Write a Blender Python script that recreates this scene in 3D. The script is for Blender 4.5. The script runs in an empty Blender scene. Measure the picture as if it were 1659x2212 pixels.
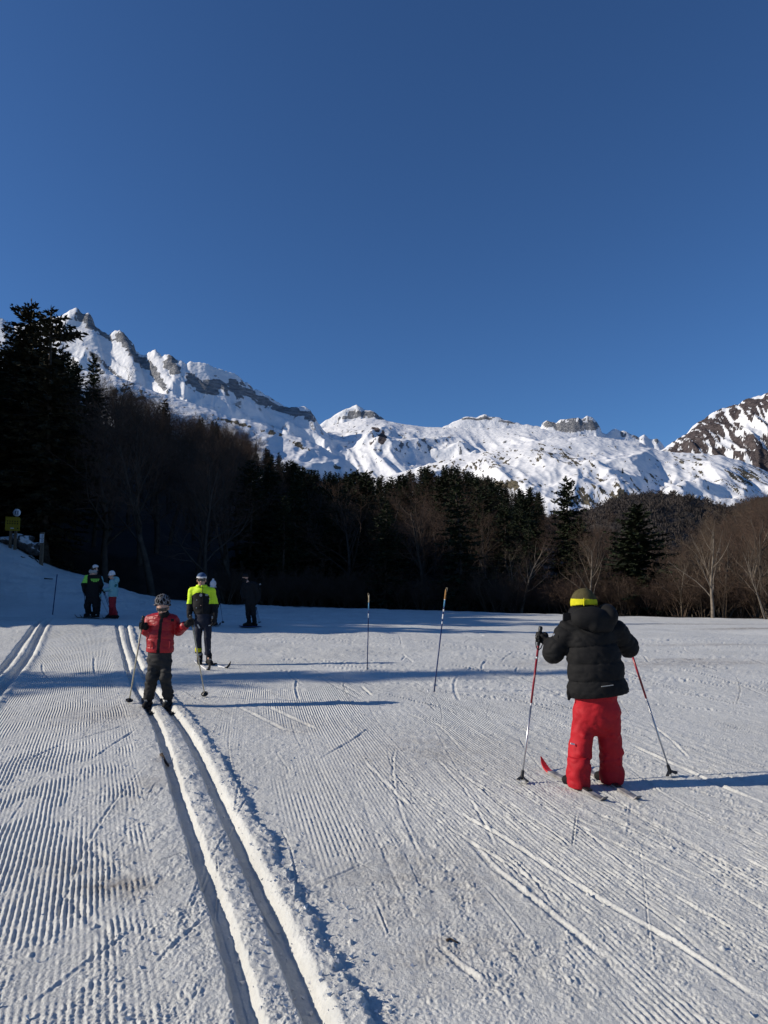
import bpy, math, random
import numpy as np
from mathutils import Vector

# ------------------------------------------------------------------ camera, sky, sun, exposure
SC = bpy.context.scene
COL = SC.collection
F, CX, CY, CAM_H = 1475.0, 829.5, 1106.0, 1.55     # focal length and centre of the view, in units of a 1659 wide frame
TH = math.atan(152.0 / F)                           # the camera looks up a little
SUN_EL, SUN_SHIFT = math.radians(25.0), 0.105       # sun from the left and slightly behind

cam_data = bpy.data.cameras.new('camera')
cam = bpy.data.objects.new('camera', cam_data)
COL.objects.link(cam)
cam_data.sensor_fit = 'VERTICAL'
cam_data.sensor_height = 36.0
cam_data.lens = F / 2212.0 * 36.0
cam_data.clip_start = 0.05
cam_data.clip_end = 30000.0
cam.location = (0, 0, CAM_H)
cam.rotation_euler = (math.pi / 2 + TH, 0, 0)
SC.camera = cam

sx, sy = -1.0, -SUN_SHIFT
n_ = math.hypot(sx, sy)
to_sun = Vector((sx / n_ * math.cos(SUN_EL), sy / n_ * math.cos(SUN_EL), math.sin(SUN_EL)))
sun_data = bpy.data.lights.new('sun', 'SUN')
sun_data.energy = 5.0
sun_data.angle = math.radians(0.53)
sun_data.color = (1.0, 0.905, 0.775)
sun = bpy.data.objects.new('sun', sun_data)
COL.objects.link(sun)
sun.rotation_euler = to_sun.to_track_quat('Z', 'Y').to_euler()
sun.location = (-30, -3, 30)

world = bpy.data.worlds.new('World')
SC.world = world
world.use_nodes = True
wn = world.node_tree
bg = wn.nodes['Background']
sky = wn.nodes.new('ShaderNodeTexSky')
sky.sky_type = 'NISHITA'
sky.sun_disc = False
sky.sun_elevation = SUN_EL
sky.sun_rotation = math.atan2(to_sun.x, to_sun.y)
sky.altitude = 500.0
sky.air_density = 1.0
sky.dust_density = 0.2
sky.ozone_density = 10.0
bg.inputs['Strength'].default_value = 0.104
wn.links.new(sky.outputs['Color'], bg.inputs['Color'])
SC.view_settings.view_transform = 'Standard'
SC.view_settings.look = 'None'
SC.view_settings.exposure = 0.0
SC.view_settings.gamma = 1.0
SC.view_settings.use_curve_mapping = False
SC.render.engine = 'CYCLES'
SC.cycles.max_bounces = 5
SC.cycles.diffuse_bounces = 3
SC.cycles.glossy_bounces = 2
SC.cycles.use_denoising = True
SC.cycles.denoiser = 'OPENIMAGEDENOISE'
SC.cycles.denoising_input_passes = 'RGB_ALBEDO_NORMAL'

# ------------------------------------------------------------------ helpers: numbers
rng = np.random.default_rng(11)
random.seed(5)

def ray(u, v):
    x = (np.asarray(u, float) - CX) / F
    y = (CY - np.asarray(v, float)) / F
    dy = math.cos(TH) - y * math.sin(TH)
    return x / dy, (math.sin(TH) + y * math.cos(TH)) / dy

def at(u, v, Y):
    a, e = ray(u, v)
    return np.array([float(a) * Y, Y, CAM_H + float(e) * Y])

def to_px(X, Y, Z):
    cy, cz = math.cos(TH), math.sin(TH)
    d = Y * cy + (Z - CAM_H) * cz
    up = -Y * cz + (Z - CAM_H) * cy
    d = np.maximum(d, 1e-3)
    return CX + F * X / d, CY - F * up / d

def sst(x, a, b):
    t = np.clip((x - a) / (b - a), 0, 1)
    return t * t * (3 - 2 * t)

def _h(n):
    n = (n << 13) ^ n
    return ((n * (n * n * 15731 + 789221) + 1376312589) & 0x7fffffff)

_PERM = np.random.default_rng(3).permutation(512).astype(np.int32)
_PERM = np.concatenate([_PERM, _PERM])
_G2 = np.stack([np.cos(np.arange(512) * 2.39996), np.sin(np.arange(512) * 2.39996)], 1).astype(np.float32)
_g3 = np.random.default_rng(4).normal(size=(512, 3))
_G3 = (_g3 / np.linalg.norm(_g3, axis=1)[:, None]).astype(np.float32)

def noise2(x, y):
    x = np.asarray(x, np.float32); y = np.asarray(y, np.float32)
    x, y = np.broadcast_arrays(x, y)
    xi = np.floor(x).astype(np.int32); yi = np.floor(y).astype(np.int32)
    xf = x - xi; yf = y - yi
    u = xf * xf * xf * (xf * (xf * 6 - 15) + 10); v = yf * yf * yf * (yf * (yf * 6 - 15) + 10)
    def g(ix, iy, dx, dy):
        k = _PERM[(_PERM[ix & 511] + iy) & 511]
        gg = _G2[k]
        return gg[..., 0] * dx + gg[..., 1] * dy
    a = g(xi, yi, xf, yf); b = g(xi + 1, yi, xf - 1, yf)
    c = g(xi, yi + 1, xf, yf - 1); d = g(xi + 1, yi + 1, xf - 1, yf - 1)
    return 1.5 * ((a + u * (b - a)) * (1 - v) + (c + u * (d - c)) * v)

def fbm2(x, y, o=4, gain=0.5, lac=2.03):
    s, a, f = 0, 1.0, 1.0
    for i in range(o):
        s = s + a * noise2(x * f + 17.3 * i, y * f - 9.1 * i); a *= gain; f *= lac
    return s

def ridged2(x, y, o=4, gain=0.5, lac=2.03):
    s, a, f = 0, 1.0, 1.0
    for i in range(o):
        s = s + a * (1 - 2 * np.abs(noise2(x * f + 7.7 * i, y * f + 3.3 * i))); a *= gain; f *= lac
    return s

def noise3(P):
    P = P.astype(np.float32)
    I = np.floor(P).astype(np.int32); f = P - I
    w = f * f * (3 - 2 * f)
    r = 0
    for dx in (0, 1):
        for dy in (0, 1):
            for dz in (0, 1):
                k = _PERM[(_PERM[(_PERM[(I[:, 0] + dx) & 511] + I[:, 1] + dy) & 511] + I[:, 2] + dz) & 511]
                g = _G3[k]
                d = g[:, 0] * (f[:, 0] - dx) + g[:, 1] * (f[:, 1] - dy) + g[:, 2] * (f[:, 2] - dz)
                ww = (w[:, 0] if dx else 1 - w[:, 0]) * (w[:, 1] if dy else 1 - w[:, 1]) * (w[:, 2] if dz else 1 - w[:, 2])
                r = r + d * ww
    return 1.6 * r

# ------------------------------------------------------------------ helpers: objects
def mesh_from(name, V, faces_list, mats, face_mat=None, smooth=True):
    """faces_list: list of int arrays (n,3) / (n,4)."""
    me = bpy.data.meshes.new(name)
    V = np.ascontiguousarray(V, np.float32)
    me.vertices.add(len(V)); me.vertices.foreach_set('co', V.ravel())
    faces_list = [np.asarray(f, np.int32) for f in faces_list if len(f)]
    loops = np.concatenate([f.ravel() for f in faces_list]) if faces_list else np.zeros(0, np.int32)
    tot = np.concatenate([np.full(len(f), f.shape[1], np.int32) for f in faces_list])
    start = np.concatenate([[0], np.cumsum(tot)[:-1]]).astype(np.int32)
    me.loops.add(len(loops)); me.loops.foreach_set('vertex_index', loops)
    me.polygons.add(len(tot)); me.polygons.foreach_set('loop_start', start)
    me.polygons.foreach_set('loop_total', tot)
    if face_mat is not None:
        me.polygons.foreach_set('material_index', np.asarray(face_mat, np.int32))
    me.update(calc_edges=True)
    me.polygons.foreach_set('use_smooth', np.full(len(tot), bool(smooth)))
    for m in (mats if isinstance(mats, (list, tuple)) else [mats]):
        me.materials.append(m)
    return me

def add_attr(me, name, arr):
    at_ = me.attributes.new(name, 'FLOAT', 'POINT')
    at_.data.foreach_set('value', np.ascontiguousarray(arr, np.float32).ravel())

def obj(name, me, parent=None):
    o = bpy.data.objects.new(name, me); COL.objects.link(o)
    if parent is not None: o.parent = parent
    return o

def tag(o, label=None, cat=None, group=None, kind=None):
    if label: o['label'] = label
    if cat: o['category'] = cat
    if group: o['group'] = group
    if kind: o['kind'] = kind
    return o

def thing(name, label, cat, loc=(0, 0, 0), group=None):
    o = bpy.data.objects.new(name, None); COL.objects.link(o)
    o.location = tuple(float(c) for c in loc); o.empty_display_size = 0.2
    return tag(o, label, cat, group)

def grid_faces(nr, nc):
    i = np.arange(nr - 1)[:, None] * nc + np.arange(nc - 1)[None, :]
    return np.stack([i, i + 1, i + nc + 1, i + nc], -1).reshape(-1, 4)

def frames(T):
    """Per-segment side vectors for directions T (n,3)."""
    ref = np.where(np.abs(T[:, 2:3]) > 0.9, np.array([[1.0, 0, 0]]), np.array([[0, 0, 1.0]]))
    A = np.cross(T, ref); A /= np.linalg.norm(A, axis=1)[:, None] + 1e-9
    return A, np.cross(T, A)

def tube(points, radii, sides=8, caps=True):
    P = np.asarray(points, float); R = np.broadcast_to(np.asarray(radii, float), (len(P),))
    T = np.gradient(P, axis=0); T /= np.linalg.norm(T, axis=1)[:, None] + 1e-9
    A, B = frames(T)
    for i in range(1, len(P)):                       # keep the frame from twisting
        a = A[i - 1] - T[i] * A[i - 1].dot(T[i]); A[i] = a / (np.linalg.norm(a) + 1e-9); B[i] = np.cross(T[i], A[i])
    ang = np.arange(sides) * 2 * math.pi / sides
    V = P[:, None] + R[:, None, None] * (np.cos(ang)[None, :, None] * A[:, None] + np.sin(ang)[None, :, None] * B[:, None])
    V = V.reshape(-1, 3); n = len(P)
    i = np.arange(n - 1)[:, None] * sides; j = np.arange(sides)[None]; k = (j + 1) % sides
    Q = np.stack([i + j, i + k, i + sides + k, i + sides + j], -1).reshape(-1, 4)
    tri = np.zeros((0, 3), int)
    if caps:
        c0, c1 = len(V), len(V) + 1
        V = np.vstack([V, P[:1], P[-1:]])
        jj = np.arange(sides); kk = (jj + 1) % sides
        tri = np.vstack([np.stack([np.full(sides, c0), kk, jj], 1), np.stack([np.full(sides, c1), (n - 1) * sides + jj, (n - 1) * sides + kk], 1)])
    return V, Q, tri

class Bag:
    """Collects vertices and faces for one mesh object."""
    def __init__(s): s.V, s.Q, s.T, s.n = [], [], [], 0
    def add(s, V, Q=(), T=()):
        V = np.asarray(V, float).reshape(-1, 3)
        if len(Q): s.Q.append(np.asarray(Q, int) + s.n)
        if len(T): s.T.append(np.asarray(T, int) + s.n)
        s.V.append(V); s.n += len(V); return s
    def tube(s, pts, r, sides=8, caps=True): return s.add(*tube(pts, r, sides, caps))
    def box(s, c, ex, ey, ez):
        c, ex, ey, ez = [np.asarray(q, float) for q in (c, ex, ey, ez)]
        V = [c + i * ex + j * ey + k * ez for k in (-1, 1) for j in (-1, 1) for i in (-1, 1)]
        Q = [[0, 2, 3, 1], [4, 5, 7, 6], [0, 1, 5, 4], [1, 3, 7, 5], [3, 2, 6, 7], [2, 0, 4, 6]]
        return s.add(V, Q)
    def disc(s, c, nrm, r, depth, sides=24):
        nrm = np.asarray(nrm, float); nrm = nrm / np.linalg.norm(nrm); c = np.asarray(c, float)
        return s.tube([c - nrm * depth / 2, c + nrm * depth / 2], [r, r], sides)
    def mesh(s, name, mats, smooth=True, origin=None):
        V = np.vstack(s.V)
        if origin is not None: V = V - np.asarray(origin)
        Fs = []
        if s.Q: Fs.append(np.vstack(s.Q))
        if s.T: Fs.append(np.vstack(s.T))
        return mesh_from(name, V, Fs, mats, None, smooth)

# ------------------------------------------------------------------ materials
def mat(name, col, rough=0.7, spec=0.3, metal=0.0, var=0.25, scale=8.0, bump=0.0, bscale=60.0, sheen=0.0, coat=0.0, detail=4.0):
    m = bpy.data.materials.new(name); m.use_nodes = True
    nt = m.node_tree; b = nt.nodes['Principled BSDF']
    b.inputs['Roughness'].default_value = rough
    b.inputs['Specular IOR Level'].default_value = spec
    b.inputs['Metallic'].default_value = metal
    if sheen: b.inputs['Sheen Weight'].default_value = sheen
    if coat: b.inputs['Coat Weight'].default_value = coat
    tc = nt.nodes.new('ShaderNodeTexCoord')
    no = nt.nodes.new('ShaderNodeTexNoise'); no.inputs['Scale'].default_value = scale; no.inputs['Detail'].default_value = detail
    nt.links.new(tc.outputs['Object'], no.inputs['Vector'])
    ramp = nt.nodes.new('ShaderNodeValToRGB')
    c = np.array(col)
    ramp.color_ramp.elements[0].position = 0.3; ramp.color_ramp.elements[1].position = 0.7
    ramp.color_ramp.elements[0].color = (*(c * (1 - var)), 1)
    ramp.color_ramp.elements[1].color = (*np.minimum(c * (1 + var), 0.95), 1)
    nt.links.new(no.outputs['Fac'], ramp.inputs['Fac'])
    nt.links.new(ramp.outputs['Color'], b.inputs['Base Color'])
    if bump:
        n2 = nt.nodes.new('ShaderNodeTexNoise'); n2.inputs['Scale'].default_value = bscale; n2.inputs['Detail'].default_value = 5.0
        nt.links.new(tc.outputs['Object'], n2.inputs['Vector'])
        bp = nt.nodes.new('ShaderNodeBump'); bp.inputs['Strength'].default_value = 1.0; bp.inputs['Distance'].default_value = bump
        nt.links.new(n2.outputs['Fac'], bp.inputs['Height']); nt.links.new(bp.outputs['Normal'], b.inputs['Normal'])
    return m
# ------------------------------------------------------------------ ground: shape
def tab(us, vs, Ys):
    a, e = ray(us, vs); return a, CAM_H + e * np.asarray(Ys, float)
_U = np.array([-400, 0, 45, 90, 150, 200, 300, 420, 550, 700, 1000, 1300, 1659, 2100.])
_V = np.array([1130, 1166, 1186, 1214, 1235, 1247, 1285, 1300, 1310, 1313, 1322, 1333, 1338, 1340.])
_ZR = np.array([36, 36, 36, 36, 36, 36, 36, 37, 40, 42, 40, 36, 33, 33.])
_A, _R = tab(_U, _V, _ZR)
_B = np.array([.52, .45, .44, .43, .41, .38, .30, .2, .08, .02, -.03, -.06, -.06, -.06])
# canopy line of the wood, as slopes seen from the plateau
_EU = np.array([-300, 0, 140, 210, 330, 400, 500, 580, 700, 830, 960, 1050, 1150, 1260, 1330, 1420, 1480, 1560, 1659, 2000.])
_EV = np.array([715, 740, 760, 815, 855, 890, 918, 970, 1014, 1020, 997, 1020, 1050, 1090, 1125, 1178, 1185, 1112, 1062, 1060.])
_EA, _ES = ray(_EU, _EV)
_HA = ray(np.array([0, 300, 700, 1250, 1450, 1700.]), np.full(6, 1200.))[0]
_HT = np.array([13, 11, 11, 10, 7.5, 7.5])
_ZA = ray(np.array([0, 330, 600, 960, 1150, 1260, 1330, 1450, 1659.]), np.full(9, 1100.))[0]
_ZM = np.array([95, 130, 180, 260, 230, 150, 95, 75, 75.])

def ground_z(X, Y):
    X = np.asarray(X, float); Y = np.asarray(Y, float)
    a = X / np.maximum(Y, 2.0)
    ac = np.clip(a, _A[0], _A[-1])
    r = np.interp(ac, _A, _R); b = np.interp(ac, _A, _B); zr = np.interp(ac, _A, _ZR)
    near = b * sst(Y, 12, 22)
    t = np.clip((Y - 22) / (zr - 22), 0, 1)
    s = 0.45 * t + 0.55 * t * t * (3 - 2 * t)
    z = near + (r - near) * s
    d = np.maximum(Y - zr, 0)
    z = z - np.where(d < 6, 0.012 * d * d, 0.432 + 0.144 * (d - 6))
    z = np.maximum(z, -5.0)
    ae = np.clip(a, _EA[0], _EA[-1])
    H = np.interp(a, _HA, _HT); zm = np.interp(a, _ZA, _ZM)
    fg = np.interp(ae, _EA, _ES) * np.minimum(Y, zm) + CAM_H - H - np.maximum(Y - zm, 0) * 0.35
    fg = fg - 14 * (1 - sst(Y, zr + 1.5, zr + 9))
    k = 2.0
    m = np.maximum(z, fg) + np.maximum(k - np.abs(z - fg), 0) ** 2 / (4 * k)
    z = np.where(Y > zr + 1.5, m, z)
    hill = 0.53 * np.clip(-X - 30, 0, 75)
    zb = 20.5 + 0.105 * X
    z = z + hill * sst(Y, zb, zb + 7) * (1 - .62 * sst(Y, 46, 72)) * (1 - sst(Y, 110, 190))
    return z

def hit(u, v):
    a, e = ray(u, v); a, e = float(a), float(e)
    Y = np.geomspace(1.5, 120, 4000)
    f = CAM_H + e * Y - ground_z(a * Y, Y)
    i = np.argmax(f < 0)
    y0, y1 = Y[i - 1], Y[i]; t = f[i - 1] / (f[i - 1] - f[i])
    y = y0 + (y1 - y0) * t
    return np.array([a * y, y, CAM_H + e * y])

def flat_pts(pts):
    return np.array([hit(u, v)[:2] for u, v in pts])

def line_x(pts):
    """Sideways position of a groove as a function of the distance ahead."""
    P = flat_pts(pts); P = P[np.argsort(P[:, 1])]
    ys = np.linspace(P[0, 1], P[-1, 1], 400)
    xs = np.interp(ys, P[:, 1], P[:, 0])
    k = np.ones(41) / 41
    xp = np.concatenate([xs[0] + (xs[1] - xs[0]) * np.arange(-20, 0), xs, xs[-1] + (xs[-1] - xs[-2]) * np.arange(1, 21)])
    return ys, np.convolve(xp, k, 'valid')

def eval_line(L, Y):
    ys, xs = L
    s0 = (xs[5] - xs[0]) / (ys[5] - ys[0]); s1 = (xs[-1] - xs[-6]) / (ys[-1] - ys[-6])
    x = np.interp(Y, ys, xs)
    x = x + np.where(Y < ys[0], (Y - ys[0]) * s0, 0) + np.where(Y > ys[-1], (Y - ys[-1]) * s1, 0)
    return x

def ln(pts): return pts
G1 = line_x([(253, 1354), (260, 1386), (270, 1420), (280, 1459), (297, 1495), (316, 1523), (332, 1547), (355, 1605), (385, 1710), (425, 1835), (475, 1960), (510, 2060), (540, 2185)])
G2 = line_x([(273, 1355), (280, 1389), (291, 1420), (305, 1451), (330, 1490), (355, 1519), (385, 1557), (415, 1600), (445, 1665), (490, 1760), (540, 1875), (585, 1965), (625, 2060), (680, 2195)])
G3 = line_x([(84, 1344), (64, 1369), (42, 1397), (17, 1431), (0, 1451)])
G4 = line_x([(99, 1346), (84, 1372), (67, 1406), (42, 1442), (17, 1473), (0, 1490)])
# ------------------------------------------------------------------ ground: mesh
v_rows = np.arange(2290, 1300, -1.5)
yr = []
for v in v_rows:
    a_, e_ = ray(CX, v)
    y_ = -CAM_H / float(e_)
    if y_ > 46: break
    yr.append(y_)
yr = np.array(yr)
out = [yr[0]]
for y0, y1 in zip(yr[:-1], yr[1:]):
    n = max(1, int(math.ceil((y1 - y0) / 0.22)))
    out += list(np.linspace(y0, y1, n + 1)[1:])
Yn = np.array(out)
Yn = Yn[Yn < 46]
Ybk = np.concatenate([-np.geomspace(60, 0.5, 14), [0.3, 0.9, 1.5, 1.9]]); Ybk = Ybk[Ybk < Yn[0] - .05]
Yfar = np.geomspace(46.4, 380, 95)
YR = np.concatenate([Ybk, Yn, Yfar])
a_dense = np.linspace(-0.61, 0.61, 980)
a_out = 0.61 + np.geomspace(0.004, 13.5, 46)
AC = np.concatenate([-a_out[::-1], a_dense, a_out])
W_ = np.where(YR < 2.0, 2.0 + np.maximum(-YR, 0) * 0.12, YR)
GX = AC[None] * W_[:, None]; GY = np.repeat(YR[:, None], len(AC), 1)
GZ = ground_z(GX, GY)
nr, nc = GX.shape
# rows where fine relief is worth it
i0, i1 = len(Ybk), int(np.searchsorted(YR, 44))
X = GX[i0:i1].astype(np.float32); Y = GY[i0:i1].astype(np.float32); Z = np.zeros_like(X)
zr_ = np.interp(np.clip(X / Y, _A[0], _A[-1]), _A, _ZR)
near_k = 1 - sst(Y, 8, 16)
# large soft undulation
Z += 0.012 * fbm2(X * 0.5, Y * 0.35, 3) * (0.4 + 0.6 * sst(Y, 3, 10)) + 0.05 * fbm2(X * 0.12 + 4, Y * 0.1, 3) * sst(Y, 9, 22)
# corduroy: two fields of grooves
d1 = np.array([-0.427, 1.0]); d1 /= np.linalg.norm(d1)
d2 = np.array([-0.27, 1.0]); d2 /= np.linalg.norm(d2)
xg1 = eval_line(G1, Y); xg2 = eval_line(G2, Y); xg3 = eval_line(G3, Y); xg4 = eval_line(G4, Y)
cosL = math.cos(math.atan(0.42))
dl1 = (X - xg1) * 0.93; dl2 = (X - xg2) * 0.93; dl3 = (X - xg3) * 0.9; dl4 = (X - xg4) * 0.9
uL = X * d1[1] - Y * d1[0]; sL = X * d1[0] + Y * d1[1]
uR = X * d2[1] - Y * d2[0] - 0.010 * Y * Y * 0.5; sR = X * d2[0] + Y * d2[1]
left = dl1 < 0
blk = np.floor(sL / 0.62 + 0.35 * noise2(uL * 1.1, sL * 0.2))
uL = uL + 0.008 * noise2(uL * 2.0, sL * 1.6) + 0.009 * np.sin(blk * 12.9)
uR = uR + 0.010 * noise2(uR * 1.2, sR * 0.5 + 9)
PITCH = 0.0285
ph = np.where(left, uL, uR) / PITCH
n_tr = fbm2(X * 1.5 + 3, Y * 1.1, 3); n_tr2 = fbm2(X * 4.2 - 8, Y * 2.2, 3)
cm = sst(n_tr + 0.6 * n_tr2, -0.28, 0.32)
cmR = sst(fbm2(uR * 1.3 + 5, sR * 0.28, 3) + 0.35 * n_tr2, -0.25, 0.45)
m_left = sst(-dl1, 0.20, 0.34) * np.where(dl4 > 0, sst(dl4, 0.12, 0.3), sst(-dl3, 0.15, 0.4) * 0.35)
m_right = sst(dl2, 0.24, 0.5) * (1 - 0.75 * sst(X * 0.35 + Y, 8.6, 10.8))
cm = cm * (1 - .75 * sst(-Y, -3.5, -2.8) * sst(n_tr, -.5, .1))
cmask = np.where(left, m_left * (0.18 + 0.82 * cm), m_right * (0.08 + 0.8 * cmR)) * (1 - sst(Y, 17, 21))
prof = 0.5 + 0.5 * np.sin(2 * math.pi * ph)
prof = prof ** 0.8
amp = np.where(left, 0.0108, 0.0068)
geo_fade = 1 - sst(Y, 5.5, 8.5)
ragged = 1 + 0.75 * noise2(X * 26, Y * 17) + 0.35 * noise2(X * 60, Y * 30)
Z += cmask * geo_fade * amp * (prof - 0.5) * ragged
# classic tracks: two pairs of grooves
def groove(d, depth, hw, wall):
    return -depth * (1 - np.clip((np.abs(d) - hw) / wall, 0, 1))
wob = 0.010 * noise2(Y * 3.1, X * 0 + 2) + 0.005 * noise2(Y * 11, X * 0 + 5) + 0.004 * noise2(Y * 37, X * 0 + 15)
end1 = 1 - sst(Y, 19.6, 21.4); end3 = 1 - sst(Y, 20.5, 22)
lump = noise2(X * 14, Y * 9); lump2 = noise2(X * 34 + 3, Y * 25); lump3 = noise2(X * 6, Y * 3.5)
mid = (dl1 > 0) & (dl2 < 0)
bump_mid = np.where(mid, np.exp(-((dl1 * 0.5 + dl2 * 0.5 + 0.01) / 0.075) ** 2), 0)
Z += end1 * bump_mid * (0.016 + 0.013 * lump3 + 0.007 * lump + 0.004 * lump2)
bw = 0.145 + 0.025 * lump3 + 0.035 * noise2(Y * 2.2, X * 0 + 31) + 0.018 * lump + 0.012 * lump2
berm = sst(dl2, 0.03, 0.08) * (1 - sst(dl2, bw, bw + 0.05))
Z += end1 * berm * (0.028 + 0.010 * lump3 + 0.006 * lump + 0.005 * lump2)
rag = sst(dl2, 0.12, 0.18) * (1 - sst(dl2, 0.26, 0.45))
Z += end1 * rag * (0.003 * lump + 0.003 * np.maximum(lump2, 0) ** 1.5 * 2)
lb = sst(-dl1, 0.03, 0.06) * (1 - sst(-dl1, 0.2, 0.34))
Z += end1 * lb * (0.006 + 0.004 * lump3 + 0.002 * lump2)
gd = 0.052
Z += end1 * groove(dl1 + wob, gd, 0.030, 0.022 + 0.008 * lump2) + end1 * groove(dl2 + wob * 0.8, gd, 0.030, 0.022 + 0.008 * lump2)
for dd in (dl3, dl4):
    Z += end3 * groove(dd + wob, 0.06, 0.045, 0.05)
Z += end3 * (np.exp(-((dl4 - 0.14) / 0.06) ** 2) + np.exp(-((dl3 + dl4) / 0.12) ** 2) * (np.abs(dl3 + dl4) < .3)) * (0.025 + 0.015 * lump)
floor_ = np.maximum(end1 * np.maximum(np.abs(dl1 + wob) < 0.034, np.abs(dl2 + wob) < 0.034), 0)
# cross tracks at the far end of the groomed lane
for yc, w in ((20.9, .10), (21.6, .10), (22.4, .08)):
    Z += -0.05 * np.exp(-((Y - yc - 0.02 * X - 0.1 * noise2(X * .5, Y * 0)) / w) ** 2) * (X < 3)
# marks left by skis and poles
SCR = []
def scratch(P, w, depth, side):
    """P polyline in metres; a shallow rut with a small rim."""
    global Z
    P = np.asarray(P, float)
    pad = 0.12
    r0 = np.searchsorted(YR[i0:i1], P[:, 1].min() - pad); r1 = np.searchsorted(YR[i0:i1], P[:, 1].max() + pad)
    if r1 <= r0: return
    ys = Y[r0:r1]; xs = X[r0:r1]
    amin = ((P[:, 0] - pad) / (P[:, 1] + (pad if P[:, 0].min() < 0 else -pad))).min() - 0.02
    amax = ((P[:, 0] + pad) / (P[:, 1] - (pad if P[:, 0].max() > 0 else -pad))).max() + 0.02
    c0 = np.searchsorted(AC, amin); c1 = np.searchsorted(AC, amax)
    if c1 <= c0: return
    xs = xs[:, c0:c1]; ys = ys[:, c0:c1]
    best = np.full(xs.shape, 9.0); sg = np.zeros(xs.shape); tt = np.zeros(xs.shape)
    n = len(P) - 1
    for i in range(n):
        p, q = P[i], P[i + 1]; d = q - p; L = np.hypot(*d); d = d / L
        al = np.clip((xs - p[0]) * d[0] + (ys - p[1]) * d[1], 0, L)
        ex = xs - p[0] - al * d[0]; ey = ys - p[1] - al * d[1]
        dist = np.hypot(ex, ey); m = dist < best
        best = np.where(m, dist, best); sg = np.where(m, d[0] * ey - d[1] * ex, sg); tt = np.where(m, (i + al / L) / n, tt)
    fade = np.minimum(1, np.minimum(tt, 1 - tt) * 7) * (0.75 + 0.5 * noise2(xs * 5, ys * 4))
    h = -depth * np.exp(-(best / w) ** 4)
    h = h + depth * 0.8 * np.exp(-((best - w * 1.7) / (w * 0.7)) ** 2) * np.where(sg * side > 0, 1.0, 0.35)
    flat = np.exp(-(best / (w * 1.8)) ** 4) * fade
    Z[r0:r1, c0:c1] += h * fade
    cmask[r0:r1, c0:c1] *= 1 - 0.9 * flat

def px_scr(pts, w=0.018, depth=0.010, side=1):
    P = flat_pts(pts)
    Q = [P[0]]
    for a_, b_ in zip(P[:-1], P[1:]):
        Q += [a_ + (b_ - a_) * t for t in (0.33, 0.67, 1.0)]
    scratch(Q, w, depth, side)
for pts, w, dp in [
    ([(893, 1705), (1080, 1805), (1264, 1925), (1460, 2040), (1659, 2172)], .014, .010), ([(935, 1630), (1000, 1700), (1042, 1770), (1070, 1830)], .010, .006),
    ([(1010, 1810), (1060, 1870), (1160, 1950), (1330, 2090)], .016, .009), ([(946, 2045), (990, 2085), (1042, 2125)], .013, .010),
    ([(500, 1520), (560, 1550), (610, 1575), (690, 1590)], .02, .010), ([(530, 1525), (585, 1530), (640, 1555), (690, 1578)], .022, .012),
    ([(780, 1640), (830, 1690), (890, 1750)], .015, .008), ([(1342, 1600), (1430, 1640), (1560, 1700), (1659, 1740)], .016, .012),
    ([(1400, 1560), (1450, 1600), (1490, 1640)], .012, .009), ([(860, 1535), (960, 1570), (1100, 1590)], .014, .009),
    ([(1500, 1660), (1580, 1680), (1659, 1700)], .014, .009), ([(1380, 1820), (1395, 1950), (1410, 2090)], .004, .004), ([(1245, 1760), (1240, 1800), (1236, 1830)], .005, .008),
    ([(700, 1360), (760, 1372), (800, 1378)], .02, .014), ([(730, 1384), (790, 1392), (840, 1397)], .02, .014), ([(960, 1390), (1060, 1402), (1180, 1420)], .025, .016),
    ([(690, 1640), (760, 1600), (800, 1570)], .014, .008), ([(30, 1655), (130, 1610), (250, 1575), (280, 1562)], .014, .008), ([(200, 1640), (260, 1600), (300, 1575)], .014, .008),
    ([(140, 1930), (190, 1985), (260, 2040)], .022, .005), ([(160, 1800), (230, 1860), (290, 1905)], .024, .005), ([(60, 2180), (180, 2085), (310, 1990)], .010, .005), ([(330, 2090), (400, 2020), (440, 1985)], .010, .005),
    ([(1330, 1400), (1450, 1385), (1570, 1380)], .05, .02), ([(1250, 1432), (1400, 1425), (1600, 1440)], .05, .02), ([(450, 1395), (540, 1400), (640, 1410)], .03, .012)]:
    px_scr(pts, w, dp, 1)
rs = np.random.default_rng(21)
for i in range(520):
    y0 = 3.0 + 17 * rs.random() ** 1.25
    a0 = -0.12 + 0.72 * rs.random() + (0 if y0 > 6 else 0.12)
    if i % 9 == 0: a0 = -0.6 + 0.5 * rs.random()
    x0 = a0 * y0
    hd = math.atan2(1.0, -0.27) + rs.normal() * (0.13 if y0 < 7 else 0.4)
    if rs.random() < 0.10: hd = rs.random() * math.pi; lng = .4
    else: lng = 1.0
    if y0 > 9 and rs.random() < .7: hd = rs.normal() * 0.25 + math.pi * 0.93
    L = (0.5 + 2.8 * rs.random() ** 1.5) * (1 if y0 < 8 else 1.2)
    cv = rs.normal() * 0.10; L *= lng
    P = []; p = np.array([x0, y0])
    for k in range(7):
        P.append(p.copy()); p = p + L / 6 * np.array([math.cos(hd), math.sin(hd)]); hd += cv / 3
    scratch(P, 0.004 + 0.006 * rs.random() + 0.012 * (y0 > 9), 0.002 + 0.0045 * rs.random() + 0.008 * (y0 > 8), 1 if rs.random() < .7 else -1)
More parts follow.
